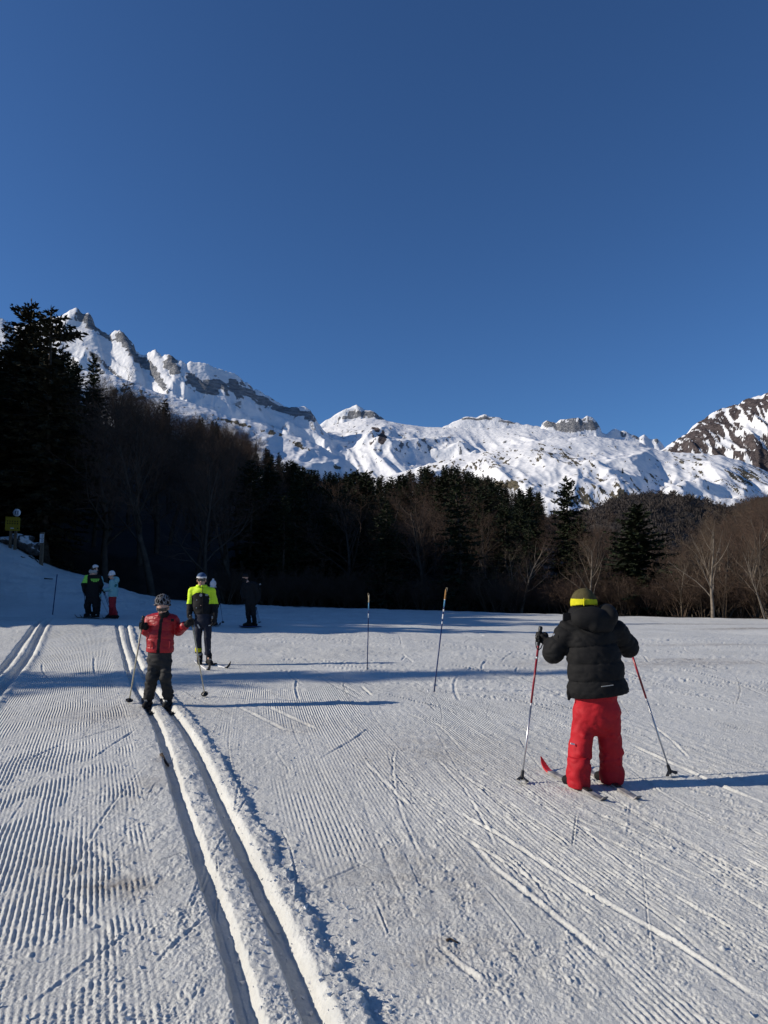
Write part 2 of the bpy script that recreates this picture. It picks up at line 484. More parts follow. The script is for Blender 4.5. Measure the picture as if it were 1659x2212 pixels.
# crumbs and grain
tramp = 1 - cmask
cr = noise2(X * 38, Y * 30); cr2 = noise2(X * 85 + 7, Y * 70); cr3 = noise2(X * 17, Y * 13 + 2)
smooth = 1 - 0.85 * floor_
Z += smooth * (0.30 + 0.9 * tramp * sst(n_tr2, -0.5, 0.5)) * (1 - .5 * end1 * sst(dl2, -.3, 0) * (1 - sst(dl2, .3, .7))) * (0.0052 * (np.abs(cr) * 1.6 - .4) * (1 - sst(Y, 5, 9)) + 0.0032 * cr2 * (1 - sst(Y, 3.2, 5)) + 0.0050 * cr3 * (1 - sst(Y, 10, 18)))
Z += 0.0042 * sst(dl2, .5, .8) * (1 - sst(Y, 7, 12)) * noise2(uR * 13 + 0.5 * noise2(uR * 2, sR * .6), sR * 0.8 + 40) * (0.4 + 0.6 * sst(noise2(uR * .9, sR * .4), -.3, .3))
Z += smooth * 0.010 * np.maximum(noise2(X * 24 + 11, Y * 20) - 0.62, 0) * 2.5 * (1 - sst(Y, 6, 10)) * (0.5 + tramp)
Z += 0.010 * ridged2(X * 1.8, Y * 1.0, 3) * sst(Y, 6, 12) * (1 - sst(Y, 30, 40)) * 0.5
# the shaded bank is bumpier
bk = sst(Y, 23, 28)
Z += bk * (0.10 * fbm2(X * 0.5 + 1, Y * 0.6, 4) + 0.03 * noise2(X * 2.6, Y * 2.6) + 0.02 * noise2(X * 5.6, Y * 5.6)) * sst(-X, -8, 6) * 0.8
Z += 0.025 * noise2(X * 1.3, Y * 1.3) * sst(Y, zr_ - 5, zr_)
GZ[i0:i1] += Z
full = lambda A, fill=0.0: np.concatenate([np.full((i0, nc), fill), A, np.full((nr - i1, nc), fill)], 0)
CM = full(cmask * (1 - geo_fade) * np.where(left, 1.0, 0.75)); PHASE = full(ph)
# where earth and old needles show
D = np.zeros_like(GX)
def dirt(u, v, rx, ry, k, ang=0.0):
    global D
    p = hit(u, v); c, s = math.cos(ang), math.sin(ang)
    ex = ((GX - p[0]) * c + (GY - p[1]) * s) / rx; ey = (-(GX - p[0]) * s + (GY - p[1]) * c) / ry
    D = np.maximum(D, k * np.exp(-(ex * ex + ey * ey)))
for q in [(245, 1915, .22, .16, .75), (160, 1870, .4, .3, .25), (225, 1545, .7, .7, .35), (330, 1690, .16, .6, .3), (1620, 1358, 1.6, .45, 1.1), (1500, 1349, 3.2, .35, .8), (1225, 1352, 1.1, .22, .9),
          (1560, 1395, 2.0, .3, .5), (1330, 1436, 1.8, .55, .55), (1530, 1432, 1.5, .5, .55), (1480, 1425, .9, .25, .6), (930, 1620, .8, .8, .3), (880, 1900, .5, .5, .32), (960, 2050, .35, .3, .3), (640, 1570, .4, .4, .3), (355, 1638, .05, .05, 1.3), (350, 1645, .1, .06, .5)]:
    dirt(*q)
D *= 0.55 + 0.7 * sst(fbm2(GX * 3.0, GY * 5.0, 3), -0.5, 0.5)
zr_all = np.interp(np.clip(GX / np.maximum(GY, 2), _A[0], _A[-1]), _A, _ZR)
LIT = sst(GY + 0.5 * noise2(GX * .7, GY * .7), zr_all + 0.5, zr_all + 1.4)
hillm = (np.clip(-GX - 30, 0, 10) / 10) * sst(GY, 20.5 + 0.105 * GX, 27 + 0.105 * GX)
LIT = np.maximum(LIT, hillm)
# twigs and bare earth on the crest of the bank at the left
GR = np.stack([GX.ravel(), GY.ravel(), GZ.ravel()], 1)

def snow_material():
    m = bpy.data.materials.new('packed_snow'); m.use_nodes = True
    nt = m.node_tree; N = nt.nodes; L = nt.links; b = N['Principled BSDF']
    b.inputs['Roughness'].default_value = 0.62; b.inputs['Specular IOR Level'].default_value = 0.22
    tc = N.new('ShaderNodeTexCoord')
    def noise(s, d=4.0, r=0.55):
        n = N.new('ShaderNodeTexNoise'); n.inputs['Scale'].default_value = s; n.inputs['Detail'].default_value = d; n.inputs['Roughness'].default_value = r
        L.new(tc.outputs['Object'], n.inputs['Vector']); return n.outputs['Fac']
    def math_(op, a, b_=None):
        n = N.new('ShaderNodeMath'); n.operation = op
        for i, q in enumerate((a, b_)):
            if q is None: continue
            if isinstance(q, (int, float)): n.inputs[i].default_value = q
            else: L.new(q, n.inputs[i])
        return n.outputs[0]
    def attr(nm):
        n = N.new('ShaderNodeAttribute'); n.attribute_name = nm; return n.outputs['Fac']
    def mix(f, c1, c2):
        n = N.new('ShaderNodeMix'); n.data_type = 'RGBA'
        if isinstance(f, (int, float)): n.inputs[0].default_value = f
        else: L.new(f, n.inputs[0])
        for i, c in ((6, c1), (7, c2)):
            if isinstance(c, tuple): n.inputs[i].default_value = (*c, 1)
            else: L.new(c, n.inputs[i])
        return n.outputs[2]
    def ramp(f, p0, p1):
        n = N.new('ShaderNodeMapRange'); n.inputs[1].default_value = p0; n.inputs[2].default_value = p1; L.new(f, n.inputs[0]); return n.outputs[0]
    c = mix(ramp(noise(0.55), 0.3, 0.7), (0.525, 0.53, 0.50), (0.655, 0.66, 0.625))
    c = mix(ramp(noise(9.0), 0.35, 0.75), c, mix(0.5, c, (0.73, 0.735, 0.70)))
    c = mix(math_('MULTIPLY', ramp(noise(70.0, 3.0), 0.5, 0.75), 0.35), c, (0.40, 0.395, 0.385))
    grit = ramp(noise(46.0, 6.0, 0.7), 0.71, 0.76)
    c = mix(math_('MULTIPLY', grit, 0.5), c, (0.12, 0.10, 0.08))
    dirt_f = math_('MULTIPLY', attr('dirt'), ramp(noise(16.0, 6.0, 0.7), 0.35, 0.62))
    c = mix(dirt_f, c, (0.10, 0.075, 0.055))
    c = mix(math_('MULTIPLY', attr('dirt'), 0.22), c, (0.42, 0.36, 0.29))
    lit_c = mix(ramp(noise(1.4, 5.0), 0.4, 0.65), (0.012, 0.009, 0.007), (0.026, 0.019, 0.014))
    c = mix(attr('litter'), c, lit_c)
    L.new(c, b.inputs['Base Color'])
    ph_ = math_('SINE', math_('MULTIPLY', attr('phase'), 2 * math.pi))
    hgt = math_('MULTIPLY', math_('MULTIPLY', ph_, attr('cord')), 0.0048)
    hgt = math_('ADD', hgt, math_('MULTIPLY', noise(45.0, 5.0, 0.65), 0.006))
    hgt = math_('ADD', hgt, math_('MULTIPLY', noise(7.0, 4.0), 0.012))
    hgt = math_('ADD', hgt, math_('MULTIPLY', noise(150.0, 4.0, 0.7), 0.0036))
    hgt = math_('ADD', hgt, math_('MULTIPLY', noise(18.0, 4.0, 0.65), 0.008))
    bp = N.new('ShaderNodeBump'); bp.inputs['Distance'].default_value = 1.0; bp.inputs['Strength'].default_value = 1.0
    L.new(hgt, bp.inputs['Height']); L.new(bp.outputs['Normal'], b.inputs['Normal'])
    return m
M_SNOW = snow_material()
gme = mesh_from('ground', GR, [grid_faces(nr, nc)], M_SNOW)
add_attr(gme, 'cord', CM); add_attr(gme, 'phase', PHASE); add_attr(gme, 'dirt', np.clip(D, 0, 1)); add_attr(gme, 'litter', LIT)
tag(obj('snow_ground', gme), 'groomed ski piste of corduroy snow with two pairs of classic tracks', kind='structure')
_RZ = None
def gz(x, y):
    """Height of the built ground (with its relief) under a point."""
    i = int(np.clip(np.searchsorted(YR, y) - 1, 0, nr - 2)); w0 = W_[i]; w1 = W_[i + 1]
    t = (y - YR[i]) / (YR[i + 1] - YR[i])
    def row(k, w): return np.interp(x / w, AC, GZ[k])
    return float(row(i, w0) * (1 - t) + row(i + 1, w1) * t)
# ------------------------------------------------------------------ hills and mountains
def P_(pts): a, e = ray([p[0] for p in pts], [p[1] for p in pts]); return a, e
LAY = [
 # name, distance, depth of the front face, foot height, ridge line
 dict(k='wood', R=1000, w=560, p=0.9, pts=[(-600, 1230), (700, 1200), (1000, 1150), (1150, 1125), (1240, 1106), (1277, 1100), (1320, 1082), (1357, 1070), (1400, 1066), (1450, 1066), (1520, 1078), (1576, 1092), (1640, 1075), (1720, 1060), (1900, 1050), (2300, 1040)], foot=-90, amp=14, fs=90),
 dict(k='spur', R=1700, w=900, p=0.85, pts=[(-600, 640), (-200, 720), (60, 780), (180, 800), (250, 812), (330, 843), (400, 866), (460, 885), (500, 903), (540, 908), (575, 918), (610, 936), (650, 945), (690, 962), (720, 980), (745, 990), (770, 1010), (800, 1060), (900, 1180), (2300, 1240)], foot=-120, amp=34, fs=170),
 dict(k='dhill', R=2300, w=1350, p=0.95, pts=[(-600, 1200), (600, 1090), (700, 1062), (780, 1040), (860, 1022), (930, 1000), (1000, 985), (1060, 972), (1100, 962), (1150, 953), (1200, 948), (1260, 945), (1330, 952), (1400, 968), (1450, 977), (1500, 979), (1560, 984), (1600, 995), (1640, 1010), (1680, 1030), (1760, 1070), (2300, 1150)], foot=-110, amp=62, fs=260),
 dict(k='bowl', R=3300, w=1500, p=0.9, pts=[(-600, 1100), (560, 960), (630, 940), (680, 929), (720, 918), (760, 908), (790, 903), (830, 907), (870, 916), (920, 922), (980, 924), (1030, 923), (1100, 925), (1170, 926), (1240, 936), (1300, 944), (1380, 955), (1450, 985), (1600, 1030), (2300, 1150)], foot=-60, amp=75, fs=300),
 dict(k='peaks', R=4300, w=900, p=1.15, pts=[(-600, 1150), (600, 965), (640, 940), (680, 921), (700, 911), (722, 896), (740, 885), (756, 879), (770, 873), (778, 877), (786, 881), (800, 885), (812, 889), (822, 898), (836, 911), (860, 918), (900, 924), (950, 925), (985, 908), (1000, 901), (1020, 899), (1045, 894), (1060, 898), (1085, 903), (1110, 912), (1150, 918), (1169, 922), (1172, 909), (1180, 907), (1195, 911), (1202, 913), (1210, 906), (1226, 903), (1250, 900), (1258, 904), (1268, 898), (1281, 901), (1289, 910), (1296, 922), (1300, 934), (1310, 936), (1322, 928), (1336, 921), (1350, 929), (1366, 935), (1380, 944), (1392, 938), (1402, 947), (1412, 950), (1420, 945), (1432, 958), (1440, 974), (1480, 1000), (1600, 1050), (2300, 1150)], foot=80, amp=70, fs=150),
 dict(k='massif', R=3000, w=1100, p=1.35, pts=[(-700, 420), (-300, 560), (-120, 640), (-40, 668), (0, 684), (12, 693), (30, 704), (60, 700), (100, 690), (130, 682), (150, 669), (168, 662), (178, 666), (192, 675), (201, 688), (206, 704), (220, 714), (235, 722), (244, 716), (258, 711), (266, 716), (278, 731), (289, 741), (293, 757), (305, 765), (314, 766), (324, 759), (335, 753), (347, 764), (352, 770), (360, 762), (372, 766), (380, 775), (392, 778), (402, 786), (412, 778), (424, 777), (445, 784), (470, 796), (490, 801), (508, 806), (525, 822), (535, 826), (548, 840), (560, 842), (572, 852), (584, 856), (598, 866), (612, 875), (625, 880), (645, 878), (662, 877), (672, 886), (682, 905), (700, 930), (760, 990), (900, 1100), (2300, 1250)], foot=-40, amp=58, fs=190),
 dict(k='brown', R=2900, w=950, p=1.1, pts=[(-600, 1250), (1300, 1080), (1380, 1010), (1420, 978), (1437, 966), (1452, 955), (1470, 943), (1484, 936), (1492, 925), (1505, 913), (1520, 905), (1535, 894), (1550, 884), (1568, 880), (1584, 873), (1597, 872), (1610, 862), (1630, 857), (1659, 847), (1700, 832), (1800, 800), (2000, 740), (2300, 690)], foot=-80, amp=80, fs=170),
]
rows = [np.linspace(330, 1080, 46), np.linspace(1085, 1500, 30), np.linspace(1510, 1760, 34), np.linspace(1768, 2400, 80), np.linspace(2408, 3400, 150), np.linspace(3415, 4650, 110), np.linspace(4700, 7500, 8)]
MR = np.unique(np.concatenate(rows + [[l['R'] for l in LAY]]))
a_d = np.linspace(-0.66, 0.66, 900); a_o = 0.66 + np.geomspace(0.004, 2.2, 26)
MA = np.concatenate([-a_o[::-1], a_d, a_o])
MX = MA[None] * MR[:, None]; MY = np.repeat(MR[:, None], len(MA), 1)
Zm = np.full(MX.shape, -140.0); own = np.full(MX.shape, -1, int)
TT = np.zeros(MX.shape)
for li, l in enumerate(LAY):
    a_, e_ = P_(l['pts'])
    h = CAM_H + np.interp(MA, a_, e_) * l['R']
    jag = {'massif': 5, 'brown': 5, 'peaks': 5, 'dhill': 3}.get(l['k'], 2)
    hj = jag * fbm2(MA * 75, MA * 0 + li, 2)
    Rl = l['R'] * (1 + {'massif': .045, 'peaks': .03, 'brown': .03}.get(l['k'], .015) * noise2(MA * 5, MA * 0 + 3 + li))
    h = (h - CAM_H) * Rl / l['R'] + CAM_H                     # the same slope seen from the plateau, nearer or farther
    t = (MR[:, None] - (Rl[None] - l['w'])) / l['w']
    tc_ = np.clip(t, 0, 1)
    ks = np.hanning(25); ks /= ks.sum()
    run = lambda q, n, fn: fn(np.stack([np.pad(q, n, 'edge')[i:i + len(q)] for i in range(2 * n + 1)]), 0)
    hop = run(run(h, 16, np.min), 16, np.max)                  # the crest without its teeth
    hs = np.minimum(np.convolve(np.pad(hop, 12, 'edge'), ks, 'valid'), h)    # the foot follows the broad shape, the crest every tooth
    crag = l['k'] in ('massif', 'peaks', 'brown')
    mixk = sst(tc_ + .05 * noise2(MX / 70, MY / 70), .95, 1.0) if crag else tc_
    if crag:                                                   # spurs run down obliquely, not straight at the plateau
        sh_ = {'massif': .13, 'brown': -.06, 'peaks': .02}[l['k']] + .03 * noise2(MX / 500, MY / 300)
        hb = np.interp(MA[None] - sh_ * (1 - tc_), MA, hs)
        hs3 = np.convolve(np.pad(hs, 60, 'edge'), np.hanning(121) / np.hanning(121).sum(), 'valid')
        kk_ = sst(tc_, .55, 1.0)
        hh = np.minimum(hb * kk_ + hs3[None] * (1 - kk_), h[None] + (1 - tc_) * 500) * (1 - mixk) + h[None] * mixk
    else: hh = hs[None] * (1 - mixk) + h[None] * mixk
    f = np.where(t < 1, tc_ ** l['p'], 1.0)
    z = l['foot'] + (hh - l['foot']) * f + hj[None] * np.clip((t - .93) / .07, 0, 1) - np.maximum(MR[:, None] - Rl[None], 0) * 0.9
    s = l['fs']
    warp = 0.35 * noise2(MX / (s * 2.1), MY / (s * 2.1))
    if l['k'] == 'massif': gx, gy = (MX + 0.55 * MY * 0.6) / s, MY / (s * 2.6)
    elif l['k'] in ('dhill', 'spur'): gx, gy = (MX - 0.35 * MY) / s, (MY + .2 * MX) / (s * 1.7)
    else: gx, gy = MX / s, MY / (s * 2.0)
    n = ridged2(gx + warp, gy - warp + li * 5, 4, 0.40)
    env = tc_
    env = np.where(t > 1, 0.0, np.clip((1 - env) * 4.0, 0, 1) * np.clip(env * 3, 0, 1))
    z = z + env * l['amp'] * (n - 0.75) * (0.75 + 0.5 * noise2(MX / 900, MY / 900))
    z = np.where(t < 0, -140, z)
    if l['k'] == 'massif':                                   # beds of rock dipping to the right make long slanting ledges
        q = (z + 0.62 * MX) / 74.0 + 0.5 * fbm2(MX / 420, MY / 420, 3)
        z = z + env * 17 * (np.abs(((q % 1.0) - .35)) * 2 - .6) * sst(tc_, .1, .4)
        z = z + env * 26 * fbm2((MX + MY * .5) / 210, (MY - z * 1.2) / 260, 3)
    m = z > Zm
    Zm = np.where(m, z, Zm); own = np.where(m, li, own); TT = np.where(m, t, TT)
# snow or rock on the surface, by where it lies and how steep it is
U, V = to_px(MX, MY, Zm)
def blob(u, v, ru, rv, ang=0):
    c, s = math.cos(ang), math.sin(ang)
    x = ((U - u) * c + (V - v) * s) / ru; y = (-(U - u) * s + (V - v) * c) / rv
    return np.exp(-(x * x + y * y))
gyy, gxx = np.gradient(Zm)
dX = np.gradient(MX, axis=1); dY = np.gradient(MY, axis=0)
sx_ = gxx / np.maximum(dX, 1e-3); sy_ = gyy / np.maximum(dY, 1e-3)
slope = np.sqrt(sx_ ** 2 + sy_ ** 2)
nz1 = fbm2(MX / 55, MY / 90, 4, .6); nz2 = fbm2(MX / 20, MY / 40, 3, .6); strat = np.sin(Zm / 5.2 + 2.5 * fbm2(MX / 160, MY / 160, 3))
ROCK = np.zeros(MX.shape); TONE = np.zeros(MX.shape)
K = {l['k']: i for i, l in enumerate(LAY)}
def on(k): return own == K[k]
# massif: cliff bands on the right sides of each summit
mb = np.zeros(MX.shape)
for q in [(182, 683, 26, 14, .5), (200, 700, 13, 16, .6), (225, 722, 30, 7, .65), (262, 730, 20, 16, .6), (272, 742, 22, 12, .7), (300, 778, 45, 8, .75), (330, 800, 38, 12, .95), (345, 825, 35, 8, .9), (368, 785, 19, 21, .5), (378, 800, 16, 13, .3),
          (425, 828, 32, 15, .75), (455, 838, 26, 18, .7), (478, 832, 30, 12, .6), (508, 838, 32, 17, .6), (540, 850, 34, 11, .6), (570, 866, 34, 11, .5), (605, 884, 32, 9, .35), (640, 890, 32, 11, .25), (668, 897, 15, 13, .6), (240, 800, 40, 5, .7), (205, 770, 30, 6, .75), (215, 800, 45, 5, .75)]:
    mb = np.maximum(mb, blob(*q))
r = sst(mb + 0.16 * nz1 + 0.10 * nz2 + 0.10 * strat, 0.45, 0.62) * (0.75 + 0.25 * sst(nz2 + .4 * strat, -0.5, 0.1))
r = np.maximum(r, .9 * sst(-sx_ + .5 * nz2 + .3 * strat, .9, 1.3) * sst(TT, .6, .85) * sst(mb, .08, .3))
low = sst(V, 760, 900) * sst(nz1 + .6 * nz2, 0.5, 0.9) * 0.5
ROCK = np.where(on('massif'), np.maximum(r, low), ROCK)
# middle peaks
pb = np.zeros(MX.shape); pt = np.zeros(MX.shape)
for q in [(775, 893, 36, 8, .15), (760, 898, 42, 6, -.3), (800, 895, 26, 9, .3), (818, 902, 16, 8, .5)]:
    pb = np.maximum(pb, blob(*q) * 0.95)
for q in [(1035, 905, 52, 6, 0), (1045, 900, 30, 4, 0), (1100, 913, 30, 4, .2)]:
    pt = np.maximum(pt, blob(*q))
blk_ = np.maximum.reduce([blob(1186, 915, 16, 9, 0), blob(1240, 918, 46, 17, -.1), blob(1275, 915, 24, 18, 0), blob(1215, 925, 22, 10, .2)])
sm = np.maximum.reduce([blob(1345, 938, 13, 12, .8), blob(1375, 945, 20, 7, .5), blob(1420, 952, 13, 9, .8)]) * .75
r = np.maximum.reduce([sst(pb + .22 * nz2 + .22 * strat, .5, .72), sst(pt + .5 * strat + .15 * nz2, .75, .95), sst(blk_ + .08 * nz2, .42, .5), sst(sm + .25 * nz2, .5, .7), 0.6 * sst(nz1 + nz2, .8, 1.1)])
ROCK = np.where(on('peaks'), r, ROCK)
ROCK = np.where(on('peaks') & (blk_ > .5) & (V < 912) & (nz2 > -.2), 0.25, ROCK)
# rounded bowl with a red-brown slip
rb = np.maximum.reduce([blob(826, 946, 13, 20, .2), .8 * blob(812, 928, 18, 8, .3), .6 * blob(790, 950, 30, 10, .6)])
r = np.maximum(sst(rb + .2 * nz2, .5, .72), sst(nz1 * .6 + nz2 * .7 + 0.35 * blob(900, 960, 130, 30) - .1, .55, .8) * .8)
r = np.maximum(r, sst(blob(770, 935, 60, 22) * .45 + nz2, .72, .95) * .7)
ROCK = np.where(on('bowl'), r, ROCK); TONE = np.where(on('bowl'), sst(rb, .2, .5), TONE)
# near snowy hill with grass and stones showing
nh = fbm2(MX / 26 + 3, MY / 120, 4, .62); nh2 = fbm2(MX / 9, MY / 34, 3, .6)
veg = np.maximum.reduce([blob(1290, 1030, 60, 25, .5) * .5, blob(1345, 1075, 60, 30) * .8, blob(1270, 1070, 40, 30) * .7, blob(1090, 1045, 60, 16) * .9, blob(1160, 975, 40, 12) * .7, blob(1220, 985, 60, 25, .4) * .6, blob(1510, 1010, 22, 24, .4) * .75, blob(1615, 1030, 50, 30) * .8, blob(1480, 995, 60, 18) * .4, blob(1060, 990, 80, 30) * .42, blob(1000, 1010, 70, 30) * .42, blob(1400, 1050, 90, 30) * .35])
r = sst(0.10 * sst(V, 950, 985) + veg * 0.8 + 0.44 * nh + 0.42 * nh2, 0.44, 0.78)
ROCK = np.where(on('dhill'), r * 0.9, ROCK); TONE = np.where(on('dhill'), 2.0, TONE)
sb = np.maximum.reduce([blob(505, 912, 45, 6, .25) * .9, blob(585, 935, 40, 7, .3) * .8, blob(640, 960, 40, 8, .4) * .7, blob(740, 1010, 30, 8) * .7, blob(280, 850, 90, 30, .3) * .5, blob(420, 890, 60, 10, .4) * .5])
r = sst(sb + .4 * nh + .35 * nh2, .5, .8)
ROCK = np.where(on('spur'), r * .9, ROCK); TONE = np.where(on('spur'), 2.0, TONE)
# brown mountain: mostly rock with snow in gullies and in a high basin
g_ = ridged2((MX - .12 * MY) / 30 + .8 * noise2(MX / 170, MY / 240), MY / 420, 5, .65)
basin = np.maximum.reduce([blob(1635, 920, 60, 26, -.35), blob(1580, 905, 30, 12, .5) * .7, blob(1615, 990, 9, 34, -.3) * .9, blob(1480, 955, 30, 8, -.6) * .6, blob(1450, 962, 25, 6, -.6) * .9])
val_ = -g_ + 1.25 * basin + 1.0 * nz2 + .15 * nz1; q_ = on('brown') & (V < 1000) & (np.abs(MA)[None] < .6)
thr = np.quantile(val_[q_], .68); sn = sst(val_, thr - .12, thr + .16)
sn = np.maximum(sn, sst(TT, .965, .99) * sst(nz1, -.3, .2))
ROCK = np.where(on('brown'), 1 - .95 * sn, ROCK); TONE = np.where(on('brown'), 1.0, TONE)
ROCK = np.where(on('wood') | (own < 0), 1.0, ROCK); TONE = np.where(on('wood') | (own < 0), 3.0, TONE)
# cliffs where the ground is really steep
MG = np.stack([MX.ravel(), MY.ravel(), Zm.ravel()], 1)

def mountain_material():
    m = bpy.data.materials.new('snow_and_rock'); m.use_nodes = True
    nt = m.node_tree; N = nt.nodes; L = nt.links; b = N['Principled BSDF']
    b.inputs['Roughness'].default_value = 0.75; b.inputs['Specular IOR Level'].default_value = 0.12
    tc = N.new('ShaderNodeTexCoord')
    def noise(s, d=5.0, sc=(1, 1, 1)):
        mp = N.new('ShaderNodeMapping'); mp.inputs['Scale'].default_value = sc; L.new(tc.outputs['Object'], mp.inputs['Vector'])
        n = N.new('ShaderNodeTexNoise'); n.inputs['Scale'].default_value = s; n.inputs['Detail'].default_value = d; n.inputs['Roughness'].default_value = 0.65
        L.new(mp.outputs['Vector'], n.inputs['Vector']); return n.outputs['Fac']
    def attr(nm):
        n = N.new('ShaderNodeAttribute'); n.attribute_name = nm; return n.outputs['Fac']
    def mr(f, a0, a1, b0=0.0, b1=1.0):
        n = N.new('ShaderNodeMapRange'); n.inputs[1].default_value = a0; n.inputs[2].default_value = a1; n.inputs[3].default_value = b0; n.inputs[4].default_value = b1; L.new(f, n.inputs[0]); return n.outputs[0]
    def mt(op, a, b_):
        n = N.new('ShaderNodeMath'); n.operation = op
        for i, q in enumerate((a, b_)):
            if isinstance(q, (int, float)): n.inputs[i].default_value = q
            else: L.new(q, n.inputs[i])
        return n.outputs[0]
    def mix(f, c1, c2):
        n = N.new('ShaderNodeMix'); n.data_type = 'RGBA'; L.new(f, n.inputs[0])
        for i, c in ((6, c1), (7, c2)):
            if isinstance(c, tuple): n.inputs[i].default_value = (*c, 1)
            else: L.new(c, n.inputs[i])
        return n.outputs[2]
    rock = attr('rock'); tone = attr('tone')
    edge = mt('ADD', rock, mt('MULTIPLY', mt('SUBTRACT', noise(0.05, 6.0, (1, .4, 2.6)), 0.5), 1.1))
    rmask = mr(edge, 0.42, 0.62)
    grey = mix(mr(noise(0.03, 6.0, (1, 1, 3)), .35, .65), (0.145, 0.15, 0.16), (0.33, 0.335, 0.34))
    brown = mix(mr(noise(0.05, 6.0), .35, .65), (0.050, 0.041, 0.041), (0.120, 0.098, 0.094))
    olive = mix(mr(noise(0.08, 6.0), .35, .65), (0.075, 0.066, 0.042), (0.17, 0.145, 0.10))
    wood = mix(mr(noise(0.05, 6.0), .35, .65), (0.030, 0.027, 0.025), (0.06, 0.053, 0.048))
    c = mix(mr(tone, 0.0, 1.0), grey, brown)
    c = mix(mr(tone, 1.0, 2.0), c, olive)
    c = mix(mr(tone, 2.0, 3.0), c, wood)
    snow = mix(mr(noise(0.012), .35, .7), (0.74, 0.75, 0.76), (0.84, 0.845, 0.85))
    col = mix(rmask, snow, c)
    L.new(col, b.inputs['Base Color'])
    bp = N.new('ShaderNodeBump'); bp.inputs['Distance'].default_value = 1.0; bp.inputs['Strength'].default_value = 1.0
    hb = mt('ADD', mt('MULTIPLY', noise(0.022, 2.0), 7.5), mt('MULTIPLY', mt('MULTIPLY', noise(0.06, 3.0, (1, 1, 2.2)), rmask), 14.0))
    L.new(hb, bp.inputs['Height']); L.new(bp.outputs['Normal'], b.inputs['Normal'])
    return m
mme = mesh_from('mountains', MG, [grid_faces(*MX.shape)], mountain_material())
add_attr(mme, 'rock', ROCK); add_attr(mme, 'tone', TONE)
tag(obj('snowy_mountains', mme), 'snow covered mountain range with grey and brown cliffs beyond the wood', kind='structure')
def mz(x, y):
    i = int(np.clip(np.searchsorted(MR, y) - 1, 0, len(MR) - 2)); t = (y - MR[i]) / (MR[i + 1] - MR[i])
    return float(np.interp(x / MR[i], MA, Zm[i]) * (1 - t) + np.interp(x / MR[i + 1], MA, Zm[i + 1]) * t)
# ------------------------------------------------------------------ trees
M_NEEDLE = mat('fir_needles', (0.022, 0.030, 0.015), rough=0.75, spec=0.15, var=0.5, scale=0.9)
M_NEEDLE_LIT = mat('fir_needles_sunlit', (0.034, 0.031, 0.017), rough=0.75, spec=0.15, var=0.5, scale=0.8)  # brownish sunlit tinge put into the needle colour of the left tall firs
M_FTRUNK = mat('fir_bark', (0.055, 0.046, 0.038), rough=0.9, spec=0.1, var=0.5, scale=5.0, bump=0.02, bscale=14)
M_BARK = mat('pale_bark', (0.16, 0.135, 0.108), rough=0.85, spec=0.1, var=0.35, scale=4.0)
M_BARK_D = mat('grey_brown_bark', (0.060, 0.050, 0.042), rough=0.85, spec=0.1, var=0.35, scale=4.0)
M_TWIG = mat('bare_twigs', (0.072, 0.050, 0.037), rough=0.85, spec=0.1, var=0.35, scale=0.6)
M_TWIG_R = mat('reddish_twigs', (0.085, 0.057, 0.043), rough=0.85, spec=0.1, var=0.35, scale=0.6)
M_TWIG_T = mat('tan_twigs', (0.095, 0.071, 0.051), rough=0.85, spec=0.1, var=0.35, scale=0.6)

def unit(v): return v / (np.linalg.norm(v, axis=-1, keepdims=True) + 1e-9)

def kites(O, D, N, L, Wd):
    """Leaf shaped pieces: origin, direction, normal, length, width."""
    D = unit(D); S = unit(np.cross(D, N)); n = len(O)
    L = L[:, None]; Wd = Wd[:, None]
    V = np.stack([O, O + D * L * .45 + S * Wd, O + D * L, O + D * L * .45 - S * Wd], 1).reshape(-1, 3)
    Q = (np.arange(n)[:, None] * 4 + np.arange(4)[None])
    return V, Q

